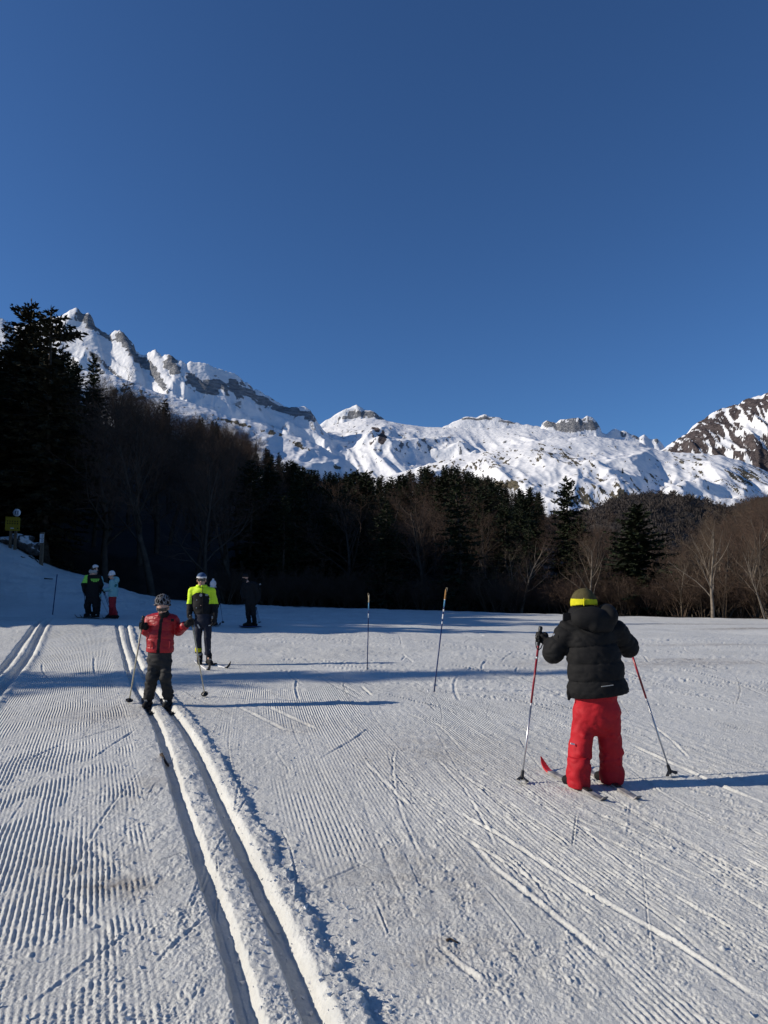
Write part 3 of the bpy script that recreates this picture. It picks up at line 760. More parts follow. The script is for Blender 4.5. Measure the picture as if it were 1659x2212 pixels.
def make_fir(seed, H=12.0, R=2.7, low=0.10, dens=1.0, gap=None, side=None, shape=0.85, ):
    r = np.random.default_rng(seed)
    lean = r.normal(size=2) * 0.012
    zs = np.linspace(0, H, 14)
    tr = 0.016 * H * (1 - zs / H) ** 0.8 + 0.012
    tr[0] *= 1.35
    pts = np.stack([lean[0] * zs + .05 * np.sin(zs * .5 + seed), lean[1] * zs + .05 * np.cos(zs * .6 + seed), zs], 1)
    trunk = Bag().tube(pts, tr, 8)
    O, D, N, L, Wd = [], [], [], [], []
    z = H * low
    while z < H * 0.99:
        t = z / H
        nb = int(round((5 + 2 * r.random()) * dens)) if t < .93 else 4
        Rz = R * (1 - t) ** shape * (0.85 + .3 * r.random()) + 0.12
        if t < 0.22: Rz *= 0.75 + t * 1.1
        a0 = r.random() * 7
        for b in range(nb):
            az = a0 + b * 2 * math.pi / nb + r.normal() * .3
            if gap and abs((az - gap[0] + math.pi) % (2 * math.pi) - math.pi) < gap[1] and r.random() < .85 and gap[2] < t < gap[3]: continue
            bl = Rz * (0.62 + .5 * r.random()) * (1.25 if r.random() < .1 else 1)
            el = math.radians(-14 + 42 * t ** 1.5 + r.normal() * 7)
            d = np.array([math.cos(az) * math.cos(el), math.sin(az) * math.cos(el), math.sin(el)])
            c = pts[0] + np.array([lean[0] * z, lean[1] * z, z])
            zz = c[2] + r.normal() * .07 * H / 12; c[2] = zz
            n = max(3, int(bl / 0.19))
            k = (np.arange(n) + r.random(n) * .6) / n
            k = np.clip(k, .06, 1)
            P = c + d * (bl * k)[:, None]; P[:, 2] += -0.16 * bl * k ** 1.4 + 0.13 * bl * k ** 3
            trunk.tube([c, c + d * bl * .5 + np.array([0, 0, -.05 * bl]), P[-1]], [.010 + .012 * bl, .008 + .006 * bl, .006], 4, False)
            sd = np.array([-math.sin(az), math.cos(az), 0.0])
            for s_ in (-1, 1):
                dirs = unit(d[None] * (0.75 + .3 * r.random((n, 1))) + s_ * sd[None] * (0.55 + .6 * r.random((n, 1))) + r.normal(size=(n, 3)) * .16)
                ln_ = (0.16 + 0.42 * bl * (1 - k) * .55 + .12 * r.random(n)) * (0.7 + .6 * r.random(n))
                nor = unit(np.array([0, 0, 1.0])[None] + r.normal(size=(n, 3)) * .45)
                O.append(P); D.append(dirs); N.append(nor); L.append(ln_); Wd.append(0.045 + .16 * ln_ * (.6 + .5 * r.random(n)))
                # hanging second layer
                m = r.random(n) < .55
                O.append(P[m]); D.append(unit(dirs[m] + np.array([0, 0, -.55]) + r.normal(size=(m.sum(), 3)) * .2)); N.append(unit(nor[m] + r.normal(size=(m.sum(), 3)) * .8)); L.append(ln_[m] * .7); Wd.append(0.05 + .12 * ln_[m])
            # tip and upright shoots
            O.append(P[-2:]); D.append(unit(d[None] + r.normal(size=(2, 3)) * .2)); N.append(r.normal(size=(2, 3))); L.append(np.array([.34, .26])); Wd.append(np.array([.05, .05]))
            m = max(1, n // 2); ii = r.integers(0, n, m)
            O.append(P[ii]); D.append(unit(d[None] * .5 + np.array([0, 0, .7])[None] + r.normal(size=(m, 3)) * .35)); N.append(r.normal(size=(m, 3))); L.append(.14 + .16 * r.random(m)); Wd.append(np.full(m, .04))
        z += H * (0.030 + 0.012 * r.random()) * (1.15 - .35 * t)
    top = np.array([lean[0] * H, lean[1] * H, H * .985])
    q = 8
    O.append(np.repeat(top[None], q, 0) - np.array([0, 0, 1])[None] * (np.arange(q) * .06)[:, None]); D.append(np.stack([r.normal(size=q) * .5, r.normal(size=q) * .5, np.ones(q)], 1)); N.append(r.normal(size=(q, 3))); L.append(.2 + .25 * r.random(q)); Wd.append(np.full(q, .04))
    if side:                                        # long bare-looking arms on one side
        for (zt, az, bl) in side:
            c = np.array([lean[0] * zt, lean[1] * zt, zt]); d = np.array([math.cos(az), math.sin(az), .06]); n = int(bl / .12)
            k = np.linspace(.12, 1, n); P = c + d * (bl * k)[:, None]; P[:, 2] += -.05 * bl * np.sin(k * 3)
            trunk.tube([c, c + d * bl * .5, P[-1]], [.07, .045, .015], 5, False)
            for rep in range(4):
                O.append(P); D.append(unit(d[None] * .5 + r.normal(size=(n, 3)) * np.array([.7, .7, .5]))); N.append(r.normal(size=(n, 3))); L.append((.32 + .34 * r.random(n)) * (1.15 - .5 * k)); Wd.append(np.full(n, .085))
    V, Q = kites(np.vstack(O), np.vstack(D), np.vstack(N), np.concatenate(L), np.concatenate(Wd))
    return trunk, Bag().add(V, Q)

def make_bare(seed, H=8.0, spread=0.5, stems=1, limbs=11, first=0.22, up=0.75, fine=4, thick=1.0):
    """Leafless broadleaved tree: trunk and limbs in one mesh, twigs in the other."""
    r = np.random.default_rng(seed)
    trunk, crown = Bag(), Bag()
    def grow(p0, d, L, rad, lvl):
        n = (7, 5, 4, 3, 2)[lvl]; pts = [p0]; p = p0.copy(); d = d.copy()
        for i in range(n):
            d = unit(d + r.normal(size=3) * (.07, .13, .2, .25, .3)[lvl] + np.array([0, 0, (.02, .10, .09, .05, .03)[lvl]]))
            p = p + d * L / n; pts.append(p.copy())
        pts = np.array(pts); k = np.linspace(0, 1, n + 1)
        rr = rad * (1 - .8 * k)
        (trunk if lvl <= 1 else crown).tube(pts, rr, (7, 5, 3, 3, 3)[lvl], False)
        if lvl >= fine: return
        nb = (limbs, 7, 6, 4)[lvl]
        for b in range(nb):
            lo = first if lvl == 0 else .18
            t = lo + (1 - lo) * (b + r.random()) / nb
            i = min(int(t * n), n - 1); q = pts[i] + (pts[i + 1] - pts[i]) * (t * n - i)
            dd = unit(pts[i + 1] - pts[i]); a = r.normal(size=3); s = unit(a - dd * a.dot(dd))
            open_ = (spread * (1.15 - .5 * t) if lvl == 0 else .65) * (.75 + .5 * r.random())
            nd = unit(dd * (up if lvl == 0 else .8) + s * open_ * 1.25)
            ln_ = L * ((.58 * (1.12 - .72 * t)) if lvl == 0 else (.56 * (1.1 - .5 * t))) * (.75 + .5 * r.random())
            grow(q, nd, ln_, max(rad * (1 - .75 * t) * (.5 if lvl == 0 else .52), .004 * thick), lvl + 1)
    for s in range(stems):
        a = s * 6.28 / max(stems, 1) + r.random(); tilt = 0.0 if stems == 1 else .18 + .3 * r.random()
        p0 = np.array([math.cos(a), math.sin(a), 0]) * (.12 if stems > 1 else 0)
        d0 = unit(np.array([math.cos(a) * tilt, math.sin(a) * tilt, 1.0]) + r.normal(size=3) * .04)
        grow(p0 + np.array([0, 0, -.15]), d0, H * (.86 if stems == 1 else .8 * (.7 + .4 * r.random())), (.017 * H if stems == 1 else .009 * H) * thick, 0)
    return trunk, crown

class Kind:
    def __init__(s, name, parts, mt, mc, H):
        tr, cr = parts; s.name = name; s.H = max(np.vstack(cr.V)[:, 2].max(), .8 * H)
        s.tm = tr.mesh(name + '_trunk', mt); s.cm = cr.mesh(name + '_crown', mc, smooth=False)
FIRS = [Kind('fir', make_fir(1, 12, 3.0, shape=.75), M_FTRUNK, M_NEEDLE, 12), Kind('fir', make_fir(2, 12, 3.5, .10, 1.05, shape=.65), M_FTRUNK, M_NEEDLE, 12),
        Kind('fir', make_fir(3, 12, 2.6, .08, .95, shape=.8), M_FTRUNK, M_NEEDLE, 12), Kind('fir', make_fir(8, 12, 3.8, .12, .95, (1.0, .7, .2, .8), shape=.6), M_FTRUNK, M_NEEDLE, 12)]
FIR_TALL = Kind('fir', make_fir(14, 15, 5.0, .06, 1.35, shape=.62), M_FTRUNK, M_NEEDLE_LIT, 15)
FIR_ARM = Kind('fir', make_fir(15, 15, 3.6, .12, 1.2, gap=(0.0, 1.3, .70, .99), shape=.6, side=[(14.1, -.2, .95), (13.7, .15, 1.2), (13.2, -.08, 1.95), (13.15, .1, 1.6), (13.0, -.3, 1.2)]), M_FTRUNK, M_NEEDLE_LIT, 15)
FIR_WIDE = Kind('fir', make_fir(31, 9, 3.9, .04, 1.35, shape=.72), M_FTRUNK, M_NEEDLE, 9)
FIR_SNAG = Kind('fir', make_fir(40, 11, 3.0, .35, .55, side=[(8.2, 3.6, 2.0), (7.0, 2.9, 2.2), (6.3, .2, 2.4), (9.0, .5, 1.2)]), M_FTRUNK, M_NEEDLE, 11)
BARES = [Kind('bare', make_bare(1, 8, .5), M_BARK_D, M_TWIG, 8), Kind('bare', make_bare(2, 8, .62, first=.3), M_BARK_D, M_TWIG_R, 8), Kind('bare', make_bare(3, 8, .45, up=.9), M_BARK_D, M_TWIG, 8), Kind('bare', make_bare(9, 8, .55, limbs=13), M_BARK_D, M_TWIG_R, 8)]
BARE_SKY = Kind('bare', make_bare(21, 8, .5, first=.35, limbs=10, fine=3, thick=1.9), M_BARK_D, M_TWIG_T, 8)
PALES = [Kind('bare', make_bare(5, 8, .55, first=.2, limbs=12), M_BARK, M_TWIG_T, 8), Kind('bare', make_bare(6, 8, .62, first=.3, up=.7), M_BARK, M_TWIG_R, 8), Kind('bare', make_bare(7, 8, .4, stems=3, limbs=7, first=.25), M_BARK, M_TWIG_T, 8)]
SHRUBS = [Kind('shrub', make_bare(11, 3.2, .5, stems=6, limbs=7, first=.2, fine=3, thick=1.2), M_TWIG_T, M_TWIG, 3), Kind('shrub', make_bare(12, 3.2, .6, stems=7, limbs=6, first=.15, fine=3, thick=1.2), M_TWIG, M_TWIG_R, 3)]

def make_thin_fir(r, H, R):
    n = 330; t = r.random(n) ** 1.3; az = r.random(n) * 6.283; rad = R * (1 - t) ** .8
    P = np.stack([np.cos(az) * rad * .25, np.sin(az) * rad * .25, H * (.06 + .93 * t)], 1)
    D_ = np.stack([np.cos(az), np.sin(az), -.25 + .6 * t], 1) + r.normal(size=(n, 3)) * .2
    return kites(P, D_, np.array([0, 0, 1.0])[None] + r.normal(size=(n, 3)) * .5, rad * .85 + .25, .16 + .22 * rad)

def plant(kind, x, y, h, name, label, cat, group=None, rz=None, z=None, wide=1.0):
    zz = float(ground_z(x, y)) if z is None else z
    r = thing(name, label, cat, (x, y, zz - .05), group)
    s = h / kind.H
    r.scale = (s * wide, s * wide, s)
    r.rotation_euler = (0, 0, random.random() * 6.28 if rz is None else rz)
    for nm, me in (('trunk', kind.tm), ('crown', kind.cm)):
        obj(nm, me, r)
    return r

def top_plant(kind, u, v_top, Y, *a, u_base=None, **k):
    """Plant a tree so that its tip stands at a height seen from the plateau at distance Y."""
    p = at(u, v_top, Y); x = p[0] if u_base is None else at(u_base, 1200, Y)[0]
    z0 = float(ground_z(x, Y))
    return plant(kind, x, Y, (p[2] - z0), *a, **k)

taken = []
def take(r, rad): taken.append((r.location.x, r.location.y, rad)); return r
# trees one can single out
take(top_plant(FIR_TALL, 62, 640, 41.5, 'fir_tree', 'tallest fir at the left edge of the picture above the yellow sign board', 'fir tree', rz=.6), 2)
take(top_plant(FIR_ARM, 124, 658, 39.0, 'fir_tree', 'lopsided fir with long bare arms pointing right, beside the tallest fir', 'fir tree', rz=0.0), 1)
take(top_plant(FIRS[2], 10, 742, 44, 'fir_tree', 'dark fir cut by the left picture edge, lower than the tallest fir', 'fir tree', wide=1.5), 2)
take(top_plant(FIRS[0], 202, 764, 62, 'fir_tree', 'small pointed fir tip against the steep snow face at upper left', 'fir tree'), 2)
take(top_plant(BARE_SKY, 268, 772, 60, 'bare_tree', 'leafless tree drawn against the snow, standing highest above the left slope', 'tree', wide=.9), 2)
take(top_plant(FIRS[1], 1222, 1024, 58, 'fir_tree', 'tall fir whose pointed top crosses the snowy hill right of the middle', 'fir tree', wide=.95), 3)
take(top_plant(FIR_WIDE, 1372, 1084, 43, 'fir_tree', 'broad dark green fir cone in front of the grey wooded hill', 'fir tree', wide=1.3), 3.5)
take(top_plant(FIR_SNAG, 1000, 1075, 55, 'fir_tree', 'thin half dead fir with pale crooked limbs in the middle of the wood', 'fir tree', rz=.3), 2)
take(top_plant(PALES[0], 1528, 1100, 34.5, 'bare_tree', 'pale grey leafless tree with a tall straight trunk at the right edge of the piste', 'tree', wide=1.05), 1.2)
take(top_plant(PALES[1], 1600, 1085, 39, 'bare_tree', 'leafless tree with reddish twigs, right behind the tall pale trunk', 'tree'), 1.2)
take(top_plant(PALES[2], 1645, 1150, 34, 'bare_tree', 'many stemmed tan leafless tree cut by the right picture edge', 'tree'), 1)
take(top_plant(PALES[1], 1122, 1150, 43, 'bare_tree', 'pale barked leafless tree left of the yellow hat, in front of the firs', 'tree', wide=1.15), 1)
take(top_plant(PALES[2], 1095, 1165, 45, 'bare_tree', 'forked leafless tree with several pale stems, left of the yellow hat', 'tree', wide=1.1), 1)
take(top_plant(PALES[0], 1272, 1150, 40, 'bare_tree', 'pale leafless tree rising straight behind the hat of the child in black', 'tree', wide=1.1), 1)
take(top_plant(PALES[0], 722, 1090, 70, 'bare_tree', 'single paler leafless tree low among the dark firs left of the middle', 'tree'), 1)
take(top_plant(PALES[1], 1452, 1195, 45, 'bare_tree', 'low leafless tree right of the broad fir cone', 'tree'), 1)

def free(x, y, rad):
    return all((x - q[0]) ** 2 + (y - q[1]) ** 2 > (rad + q[2]) ** 2 * .5 for q in taken)
tr_ = np.random.default_rng(77)
cnt = dict(fir=0, bare=0, shrub=0)
def zr_at(a): return float(np.interp(np.clip(a, _A[0], _A[-1]), _A, _ZR))
def env_at(a): return float(np.interp(a, _EA, _ES))
def zm_at(a): return float(np.interp(a, _ZA, _ZM))
MARKS = [(110, 'above the yellow notice board'), (195, 'beside the big bare trunk'), (300, 'above the group in the shade'), (400, 'above the child in red'), (500, 'above the adult in yellow'), (600, 'above the dark figure'),
         (690, 'right of the dark figure'), (770, 'left of both marker poles'), (850, 'behind the left marker pole'), (910, 'between the two marker poles'), (990, 'behind the right marker pole'), (1080, 'right of both marker poles'), (1170, 'left of the child in black'),
         (1260, 'over the left black sleeve'), (1350, 'over the right black sleeve'), (1440, 'around the broad fir cone'), (1530, 'left of the tall pale trunk'), (1600, 'right of the tall pale trunk'), (9999, 'against the right picture edge')]
def place_words(u, y, zr, zm, size, what):
    m = next(t for lim, t in MARKS if u < lim)
    k = (y - zr) / max(zm - zr, 1)
    row = 'in front' if k < .16 else ('inside the wood' if k < .55 else 'on the skyline')
    return f'{size} {what} {row} {m}', f'{what}s {row} {m}'
def scatter(n, a0, a1, yf0, yf1, pf, rad, hk=(.72, 1.0), maxtry=6000):
    """yf: from the edge of the piste to the crest of the wood."""
    done = 0
    for _ in range(maxtry):
        if done >= n: break
        a = a0 + (a1 - a0) * tr_.random(); zr, zm = zr_at(a) + 4, zm_at(a)
        y = zr + (yf0 + (yf1 - yf0) * tr_.random()) * (zm - zr)
        x = a * y
        if not free(x, y, rad): continue
        g = float(ground_z(x, y)); limit = env_at(a) * y + CAM_H - g
        far = y > 120
        isf = tr_.random() < pf
        Hn = float(np.interp(a, _HA, _HT)) * (1.0 if isf else .98)
        h = min(Hn * (hk[0] + (hk[1] - hk[0]) * tr_.random()), limit * (.93 + .1 * tr_.random()))
        if h < 2.2: continue
        u = float(to_px(x, y, g + h)[0])
        if isf:
            if cnt['fir'] > 272: continue
            lb, gr = place_words(u, y, zr, zm, 'tall' if h > 9.5 else ('small' if h < 6 else 'dark'), 'fir')
            k = FIRS[int(tr_.integers(0, 3 if far else 4))]
            take(plant(k, x, y, h * 1.03, 'fir_tree', lb, 'fir tree', gr, wide=.9 + .3 * tr_.random()), rad); cnt['fir'] += 1
        else:
            if cnt['bare'] > 280: continue
            pal = u > 1400 and tr_.random() < .35
            k = PALES[int(tr_.integers(0, 3))] if pal else BARES[int(tr_.integers(0, 4))]
            lb, gr = place_words(u, y, zr, zm, 'pale' if pal else ('tall' if h > 8.5 else ('low' if h < 6 else 'brown')), 'leafless tree')
            take(plant(k, x, y, h * 1.04, 'bare_tree', lb, 'tree', gr, wide=.95 + .35 * tr_.random()), rad); cnt['bare'] += 1
        done += 1
A = lambda u: float(ray(u, 1200)[0])
scatter(70, A(1450), A(1720), 0.0, .5, .0, 1.3, (.8, 1.35))
scatter(16, A(1270), A(1330), 0.0, .5, .0, 1.5, (.6, 1.0))
scatter(60, A(1430), A(1720), .3, 1.0, .0, 1.6, (1.0, 1.5))
scatter(22, A(-60), A(150), 0.0, 1.0, 1.0, 2.2)
scatter(60, A(175), A(520), 0.0, .45, .02, 2.0, (.85, 1.1))
scatter(66, A(190), A(545), .35, 1.0, .05, 2.4, (1.0, 1.2))
scatter(5, A(410), A(470), .5, 1.0, 1.0, 2.0, (.85, 1.0))
scatter(55, A(480), A(800), 0.02, .35, .62, 2.0)
scatter(60, A(545), A(800), .3, 1.0, .9, 2.8)
scatter(46, A(800), A(1150), 0.0, .14, .62, 1.9, (.6, .95))
scatter(80, A(780), A(1170), .05, .6, .92, 3.0)
scatter(60, A(780), A(1170), .6, 1.0, .9, 2.3, (.55, .9))
scatter(40, A(1110), A(1330), .02, .5, .62, 2.0)
scatter(26, A(1130), A(1320), .4, 1.0, .85, 2.8)
# brush along the edge of the piste
for i in range(95):
    u = 470 + 1230 * (i + tr_.random()) / 95
    a = A(u); y = zr_at(a) + 4.0 + 3.5 * tr_.random(); x = a * y
    sh_ = 2.0 + 1.5 * tr_.random()
    m_ = next(t for lim, t in MARKS if u < lim)
    l = f"{'low' if sh_ < 2.7 else 'tall'} leafless shrub at the piste edge {m_}"; g_ = f'shrubs at the edge of the piste {m_}'
    plant(SHRUBS[int(tr_.integers(0, 2))], x, y, sh_, 'leafless_shrub', l, 'shrub', g_, wide=1.2)
# where several share a label, their order from the left tells them apart
same = {}
for o in list(COL.objects):
    if o.get('category') in ('fir tree', 'tree', 'shrub') and o.get('group'): same.setdefault(o['label'], []).append(o)
for lb, os_ in same.items():
    if not (2 <= len(os_) <= 9) or 'inside' in lb: continue
    os_.sort(key=lambda o: o.location.x / o.location.y)
    words = ['leftmost', 'second from left', 'third from left', 'fourth from left', 'fifth from left', 'sixth from left', 'seventh from left', 'eighth from left']
    for i, o in enumerate(os_): o['label'] = f"{lb}, {'rightmost' if i == len(os_) - 1 else words[i]}"
# wood on the hill beside the piste at the left, mostly outside the picture, that shades the bank
hr_ = np.random.default_rng(5); nh_ = 0; hb_ = Bag()
for i in range(4000):
    if nh_ >= 190: break
    y = 14 + 56 * hr_.random(); x = -17 - 60 * hr_.random() ** 1.25
    if x > -(.6 * y + 4.6) or y < 20.4 + .105 * x + 1.2: continue
    if not free(x, y, 1.3): continue
    nh_ += 1; taken.append((x, y, 1.3))
    h = 10.5 + 4 * hr_.random(); g = float(ground_z(x, y))
    V_, Q_ = make_thin_fir(hr_, h, h * .27); hb_.add(V_ + np.array([x, y, g]), Q_)
    hb_.tube([(x, y, g - .2), (x, y, g + h * .5), (x, y, g + h * .95)], [.16, .09, .02], 5, False)
tag(obj('hillside_wood', hb_.mesh('hillside_wood', M_NEEDLE, False)), 'dense fir wood on the hillside left of the piste', 'wood', kind='stuff')
plant(FIRS[2], -27.5, 8.15, 14.9, 'fir_tree', 'slender fir standing alone left of the piste, throwing a long shadow band', 'fir tree', wide=1.05)
# far wood on the grey hill: one mass of small crowns
O, D, N, L, Wd = [], [], [], [], []
for i in range(5200):
    y = 480 + 520 * tr_.random() ** .8; u = 1020 + 760 * tr_.random(); x = A(u) * y
    z = mz(x, y)
    if z < -85: continue
    vpx = float(to_px(x, y, z)[1])
    h = (6 + 5 * tr_.random())
    n = 12
    O.append(np.array([x, y, z]) + tr_.normal(size=(n, 3)) * np.array([1.4, 1.4, 0]) + np.array([0, 0, 1])[None] * (h * .55 * tr_.random((n, 1))))
    D.append(np.stack([tr_.normal(size=n) * .55, tr_.normal(size=n) * .55, np.ones(n)], 1)); N.append(tr_.normal(size=(n, 3))); L.append(h * (.35 + .25 * tr_.random(n))); Wd.append(.35 + .3 * tr_.random(n))
V_, Q_ = kites(np.vstack(O), np.vstack(D), np.vstack(N), np.concatenate(L), np.concatenate(Wd))
M_FARWOOD = mat('far_grey_wood', (0.052, 0.045, 0.042), rough=0.9, spec=0.05, var=0.25, scale=0.02)
tag(obj('far_wood', mesh_from('far_wood', V_, [Q_], M_FARWOOD, None, False)), 'grey brown leafless wood covering the far hill at the right', 'wood', kind='stuff')
# lone conifers on the snowy hill
for (u, v, h, l) in [(1345, 1024, 15, 'tiny dark conifer alone on the snowy hill, higher of the lone ones'), (1530, 1058, 12, 'tiny dark conifer on the lower snow slope above the grey wood'), (1450, 1045, 10, 'small dark bush like tree on the snow above the grey wood')]:
    best = None
    for y in np.linspace(1050, 2290, 500):
        p = at(u, v, y)
        if mz(p[0], y) > p[2]: best = (p[0], y, mz(p[0], y)); break
    if best: plant(FIRS[1], best[0], best[1], h, 'conifer', l, 'conifer', z=best[2], wide=1.3)
# ------------------------------------------------------------------ people: smooth solids
_C8 = np.array([[0, 0, 0], [1, 0, 0], [0, 1, 0], [1, 1, 0], [0, 0, 1], [1, 0, 1], [0, 1, 1], [1, 1, 1]])
_E12 = np.array([[0, 1], [2, 3], [4, 5], [6, 7], [0, 2], [1, 3], [4, 6], [5, 7], [0, 4], [1, 5], [2, 6], [3, 7]])

def surface_nets(Fv, org, h):
    nx, ny, nz = Fv.shape
    S = Fv < 0
    cnt_ = np.zeros((nx - 1, ny - 1, nz - 1), np.int8)
    for c in _C8: cnt_ += S[c[0]:nx - 1 + c[0], c[1]:ny - 1 + c[1], c[2]:nz - 1 + c[2]]
    I = np.argwhere((cnt_ > 0) & (cnt_ < 8))
    vals = np.stack([Fv[I[:, 0] + c[0], I[:, 1] + c[1], I[:, 2] + c[2]] for c in _C8], 1)
    acc = np.zeros((len(I), 3)); n = np.zeros(len(I))
    for a, b in _E12:
        fa, fb = vals[:, a], vals[:, b]; m = (fa < 0) != (fb < 0)
        t = np.where(m, fa / np.where(m, fa - fb, 1), 0)
        p = _C8[a][None] + t[:, None] * (_C8[b] - _C8[a])[None]
        acc += np.where(m[:, None], p, 0); n += m
    V = (I + acc / n[:, None]) * h + org
    idx = np.full(cnt_.shape, -1, np.int64); idx[I[:, 0], I[:, 1], I[:, 2]] = np.arange(len(I))
    Qs = []
    for ax in range(3):
        o1, o2 = [(1, 2), (2, 0), (0, 1)][ax]
        sl0 = [slice(1, n_ - 1) for n_ in Fv.shape]; sl1 = list(sl0)
        sl0[ax] = slice(0, Fv.shape[ax] - 1); sl1[ax] = slice(1, Fv.shape[ax])
        A_, B_ = S[tuple(sl0)], S[tuple(sl1)]
        E = np.argwhere(A_ != B_)
        if not len(E): continue
        flip = A_[E[:, 0], E[:, 1], E[:, 2]]
        off = np.ones(3, int); off[ax] = 0; E = E + off
        q = []
        for d1_, d2_ in ((0, 0), (1, 0), (1, 1), (0, 1)):
            e = E.copy(); e[:, o1] -= 1 - d1_; e[:, o2] -= 1 - d2_
            q.append(idx[e[:, 0], e[:, 1], e[:, 2]])
        q = np.stack(q, 1); q[~flip] = q[~flip][:, ::-1]
        Qs.append(q[(q >= 0).all(1)])
    return V, np.vstack(Qs)

class Solid:
    """A soft union of tapered capsules and ellipsoids, turned into one closed mesh."""
    def __init__(s, k=0.03): s.p = []; s.k = k; s.cuts = []; s.subs = []
    def cap(s, a, b, ra, rb=None, k=None, flat=None, quilt=None):
        s.p.append(('c', np.asarray(a, float), np.asarray(b, float), ra, ra if rb is None else rb, s.k if k is None else k, flat, quilt)); return s
    def chain(s, pts, rad, **kw):
        for i in range(len(pts) - 1): s.cap(pts[i], pts[i + 1], rad[i], rad[i + 1], **kw)
        return s
    def ell(s, c, r, k=None, R=None):
        s.p.append(('e', np.asarray(c, float), np.asarray(r, float), None if R is None else np.asarray(R, float), 0, s.k if k is None else k, None, None)); return s
    def cut(s, p, n): s.cuts.append((np.asarray(p, float), unit(np.asarray(n, float)))); return s     # removes the side the normal points to
    def bounds(s):
        lo, hi = [], []
        for q in s.p:
            if q[0] == 'c':
                m = max(q[3], q[4]) + .03
                lo.append(np.minimum(q[1], q[2]) - m); hi.append(np.maximum(q[1], q[2]) + m)
            else: lo.append(q[1] - q[2].max() - .03); hi.append(q[1] + q[2].max() + .03)
        return np.min(lo, 0), np.max(hi, 0)
    def eval(s, P):
        d = None
        for q in s.p:
            if q[0] == 'c':
                _, a, b, ra, rb, k, flat, quilt = q
                ab = b - a; L2 = ab.dot(ab) + 1e-12
                PP = P
                if flat is not None:
                    nrm, sc = np.asarray(flat[0], float), flat[1]
                    nrm = nrm / np.linalg.norm(nrm)
                    dd_ = (P - a) @ nrm
                    base = (ab @ nrm) * np.clip(((P - a) @ ab) / L2, 0, 1)
                    PP = P + ((dd_ - base) * (1 / sc - 1))[:, None] * nrm[None]
                t = np.clip(((PP - a) @ ab) / L2, 0, 1)
                dist = np.linalg.norm(PP - a - t[:, None] * ab[None], axis=1)
                r_ = ra + (rb - ra) * t
                e = dist - r_
                if flat is not None: e = e * (0.5 + 0.5 * flat[1])
                if quilt is not None:
                    spc, amp_, ph_ = quilt
                    tt = ((P - a) @ ab) / math.sqrt(L2)
                    e = e - amp_ * (np.abs(np.sin(math.pi * (tt / spc + ph_))) ** .30 - .7)
            else:
                _, c, r, R, _, k, _, _ = q
                X_ = P - c
                if R is not None: X_ = X_ @ R.T
                k0 = np.linalg.norm(X_ / r, axis=1); k1 = np.linalg.norm(X_ / (r * r), axis=1)
                e = k0 * (k0 - 1) / (k1 + 1e-9)
            if d is None: d = e
            elif k > 0:
                hh = np.clip(0.5 + 0.5 * (d - e) / k, 0, 1)
                d = d * (1 - hh) + e * hh - k * hh * (1 - hh)
            else: d = np.minimum(d, e)
        return d
    def build(s, h=0.009, wrinkle=None):
        lo, hi = s.bounds(); lo = lo - 2 * h; n = np.ceil((hi - lo) / h).astype(int) + 3
        g = [lo[i] + h * np.arange(n[i]) for i in range(3)]
        P = np.stack(np.meshgrid(*g, indexing='ij'), -1).reshape(-1, 3)
        d = s.eval(P).astype(np.float32)
        near = np.abs(d) < 0.05
        if wrinkle is not None:
            w = np.zeros(len(P), np.float32)
            for amp_, fx, fz in wrinkle:
                nn_ = noise3(P[near] * np.array([fx, fx, fz]) + 3.3 + .25 * noise3(P[near] * 5.0)[:, None])
                w[near] += amp_ * nn_ if amp_ > 0 else -amp_ * (1.2 - 3.2 * np.abs(nn_))
            d = d + w
        for p, nn in s.cuts: d = np.maximum(d, (P - p) @ nn)
        return surface_nets(d.reshape(n), lo, h)

def part(name, parent, solid, mats, h=0.009, wrinkle=None, zone=None, label=None):
    V, Q = solid.build(h, wrinkle)
    o_ = np.array(parent_loc(parent))
    fm = None
    if zone is not None: fm = zone(V[Q].mean(1)).astype(int)
    me = mesh_from(name, V - o_, [Q], mats, fm)
    o = obj(name, me, parent)
    if label: o['label'] = label
    return o
def parent_loc(p):
    l = np.zeros(3)
    while p is not None: l = l + np.array(p.location); p = p.parent
    return l
def bagpart(name, parent, bag, mats, smooth=True, label=None):
    o = obj(name, bag.mesh(name, mats, smooth, parent_loc(parent)), parent)
    if label: o['label'] = label
    return o

V3 = lambda *a: np.array(a, float)
def rot_to(z, x=None):
    """Rows: x, y, z axes of a frame whose z is given."""
    z = unit(np.asarray(z, float)); x = np.array([1.0, 0, 0]) if x is None else np.asarray(x, float)
    y = unit(np.cross(z, x)); x = np.cross(y, z)
    return np.stack([x, y, z])

# cloth and skin
M_SKIN = mat('skin', (0.50, 0.30, 0.22), rough=0.55, spec=0.3, var=0.08)
M_LIP = mat('lips', (0.34, 0.13, 0.11), rough=0.5, var=0.1)
M_HAIR = mat('dark_hair', (0.025, 0.018, 0.013), rough=0.6, var=0.3)
M_BLACK = mat('black_padded_cloth', (0.0085, 0.0085, 0.009), rough=0.78, spec=0.18, var=0.2, scale=30, bump=0.0012, bscale=160)
M_BLACK2 = mat('black_cloth', (0.010, 0.010, 0.011), rough=0.8, spec=0.2, var=0.25, scale=20, bump=0.001, bscale=140)
M_NAVY = mat('navy_tights', (0.014, 0.016, 0.028), rough=0.7, spec=0.25, var=0.2, scale=20)
M_GREYB = mat('charcoal_ski_trousers', (0.022, 0.022, 0.022), rough=0.75, spec=0.25, var=0.25, scale=14, bump=0.0015, bscale=60)
M_RED = mat('red_nylon', (0.37, 0.006, 0.013), rough=0.7, spec=0.3, var=0.12, scale=10, bump=0.0012, bscale=70)
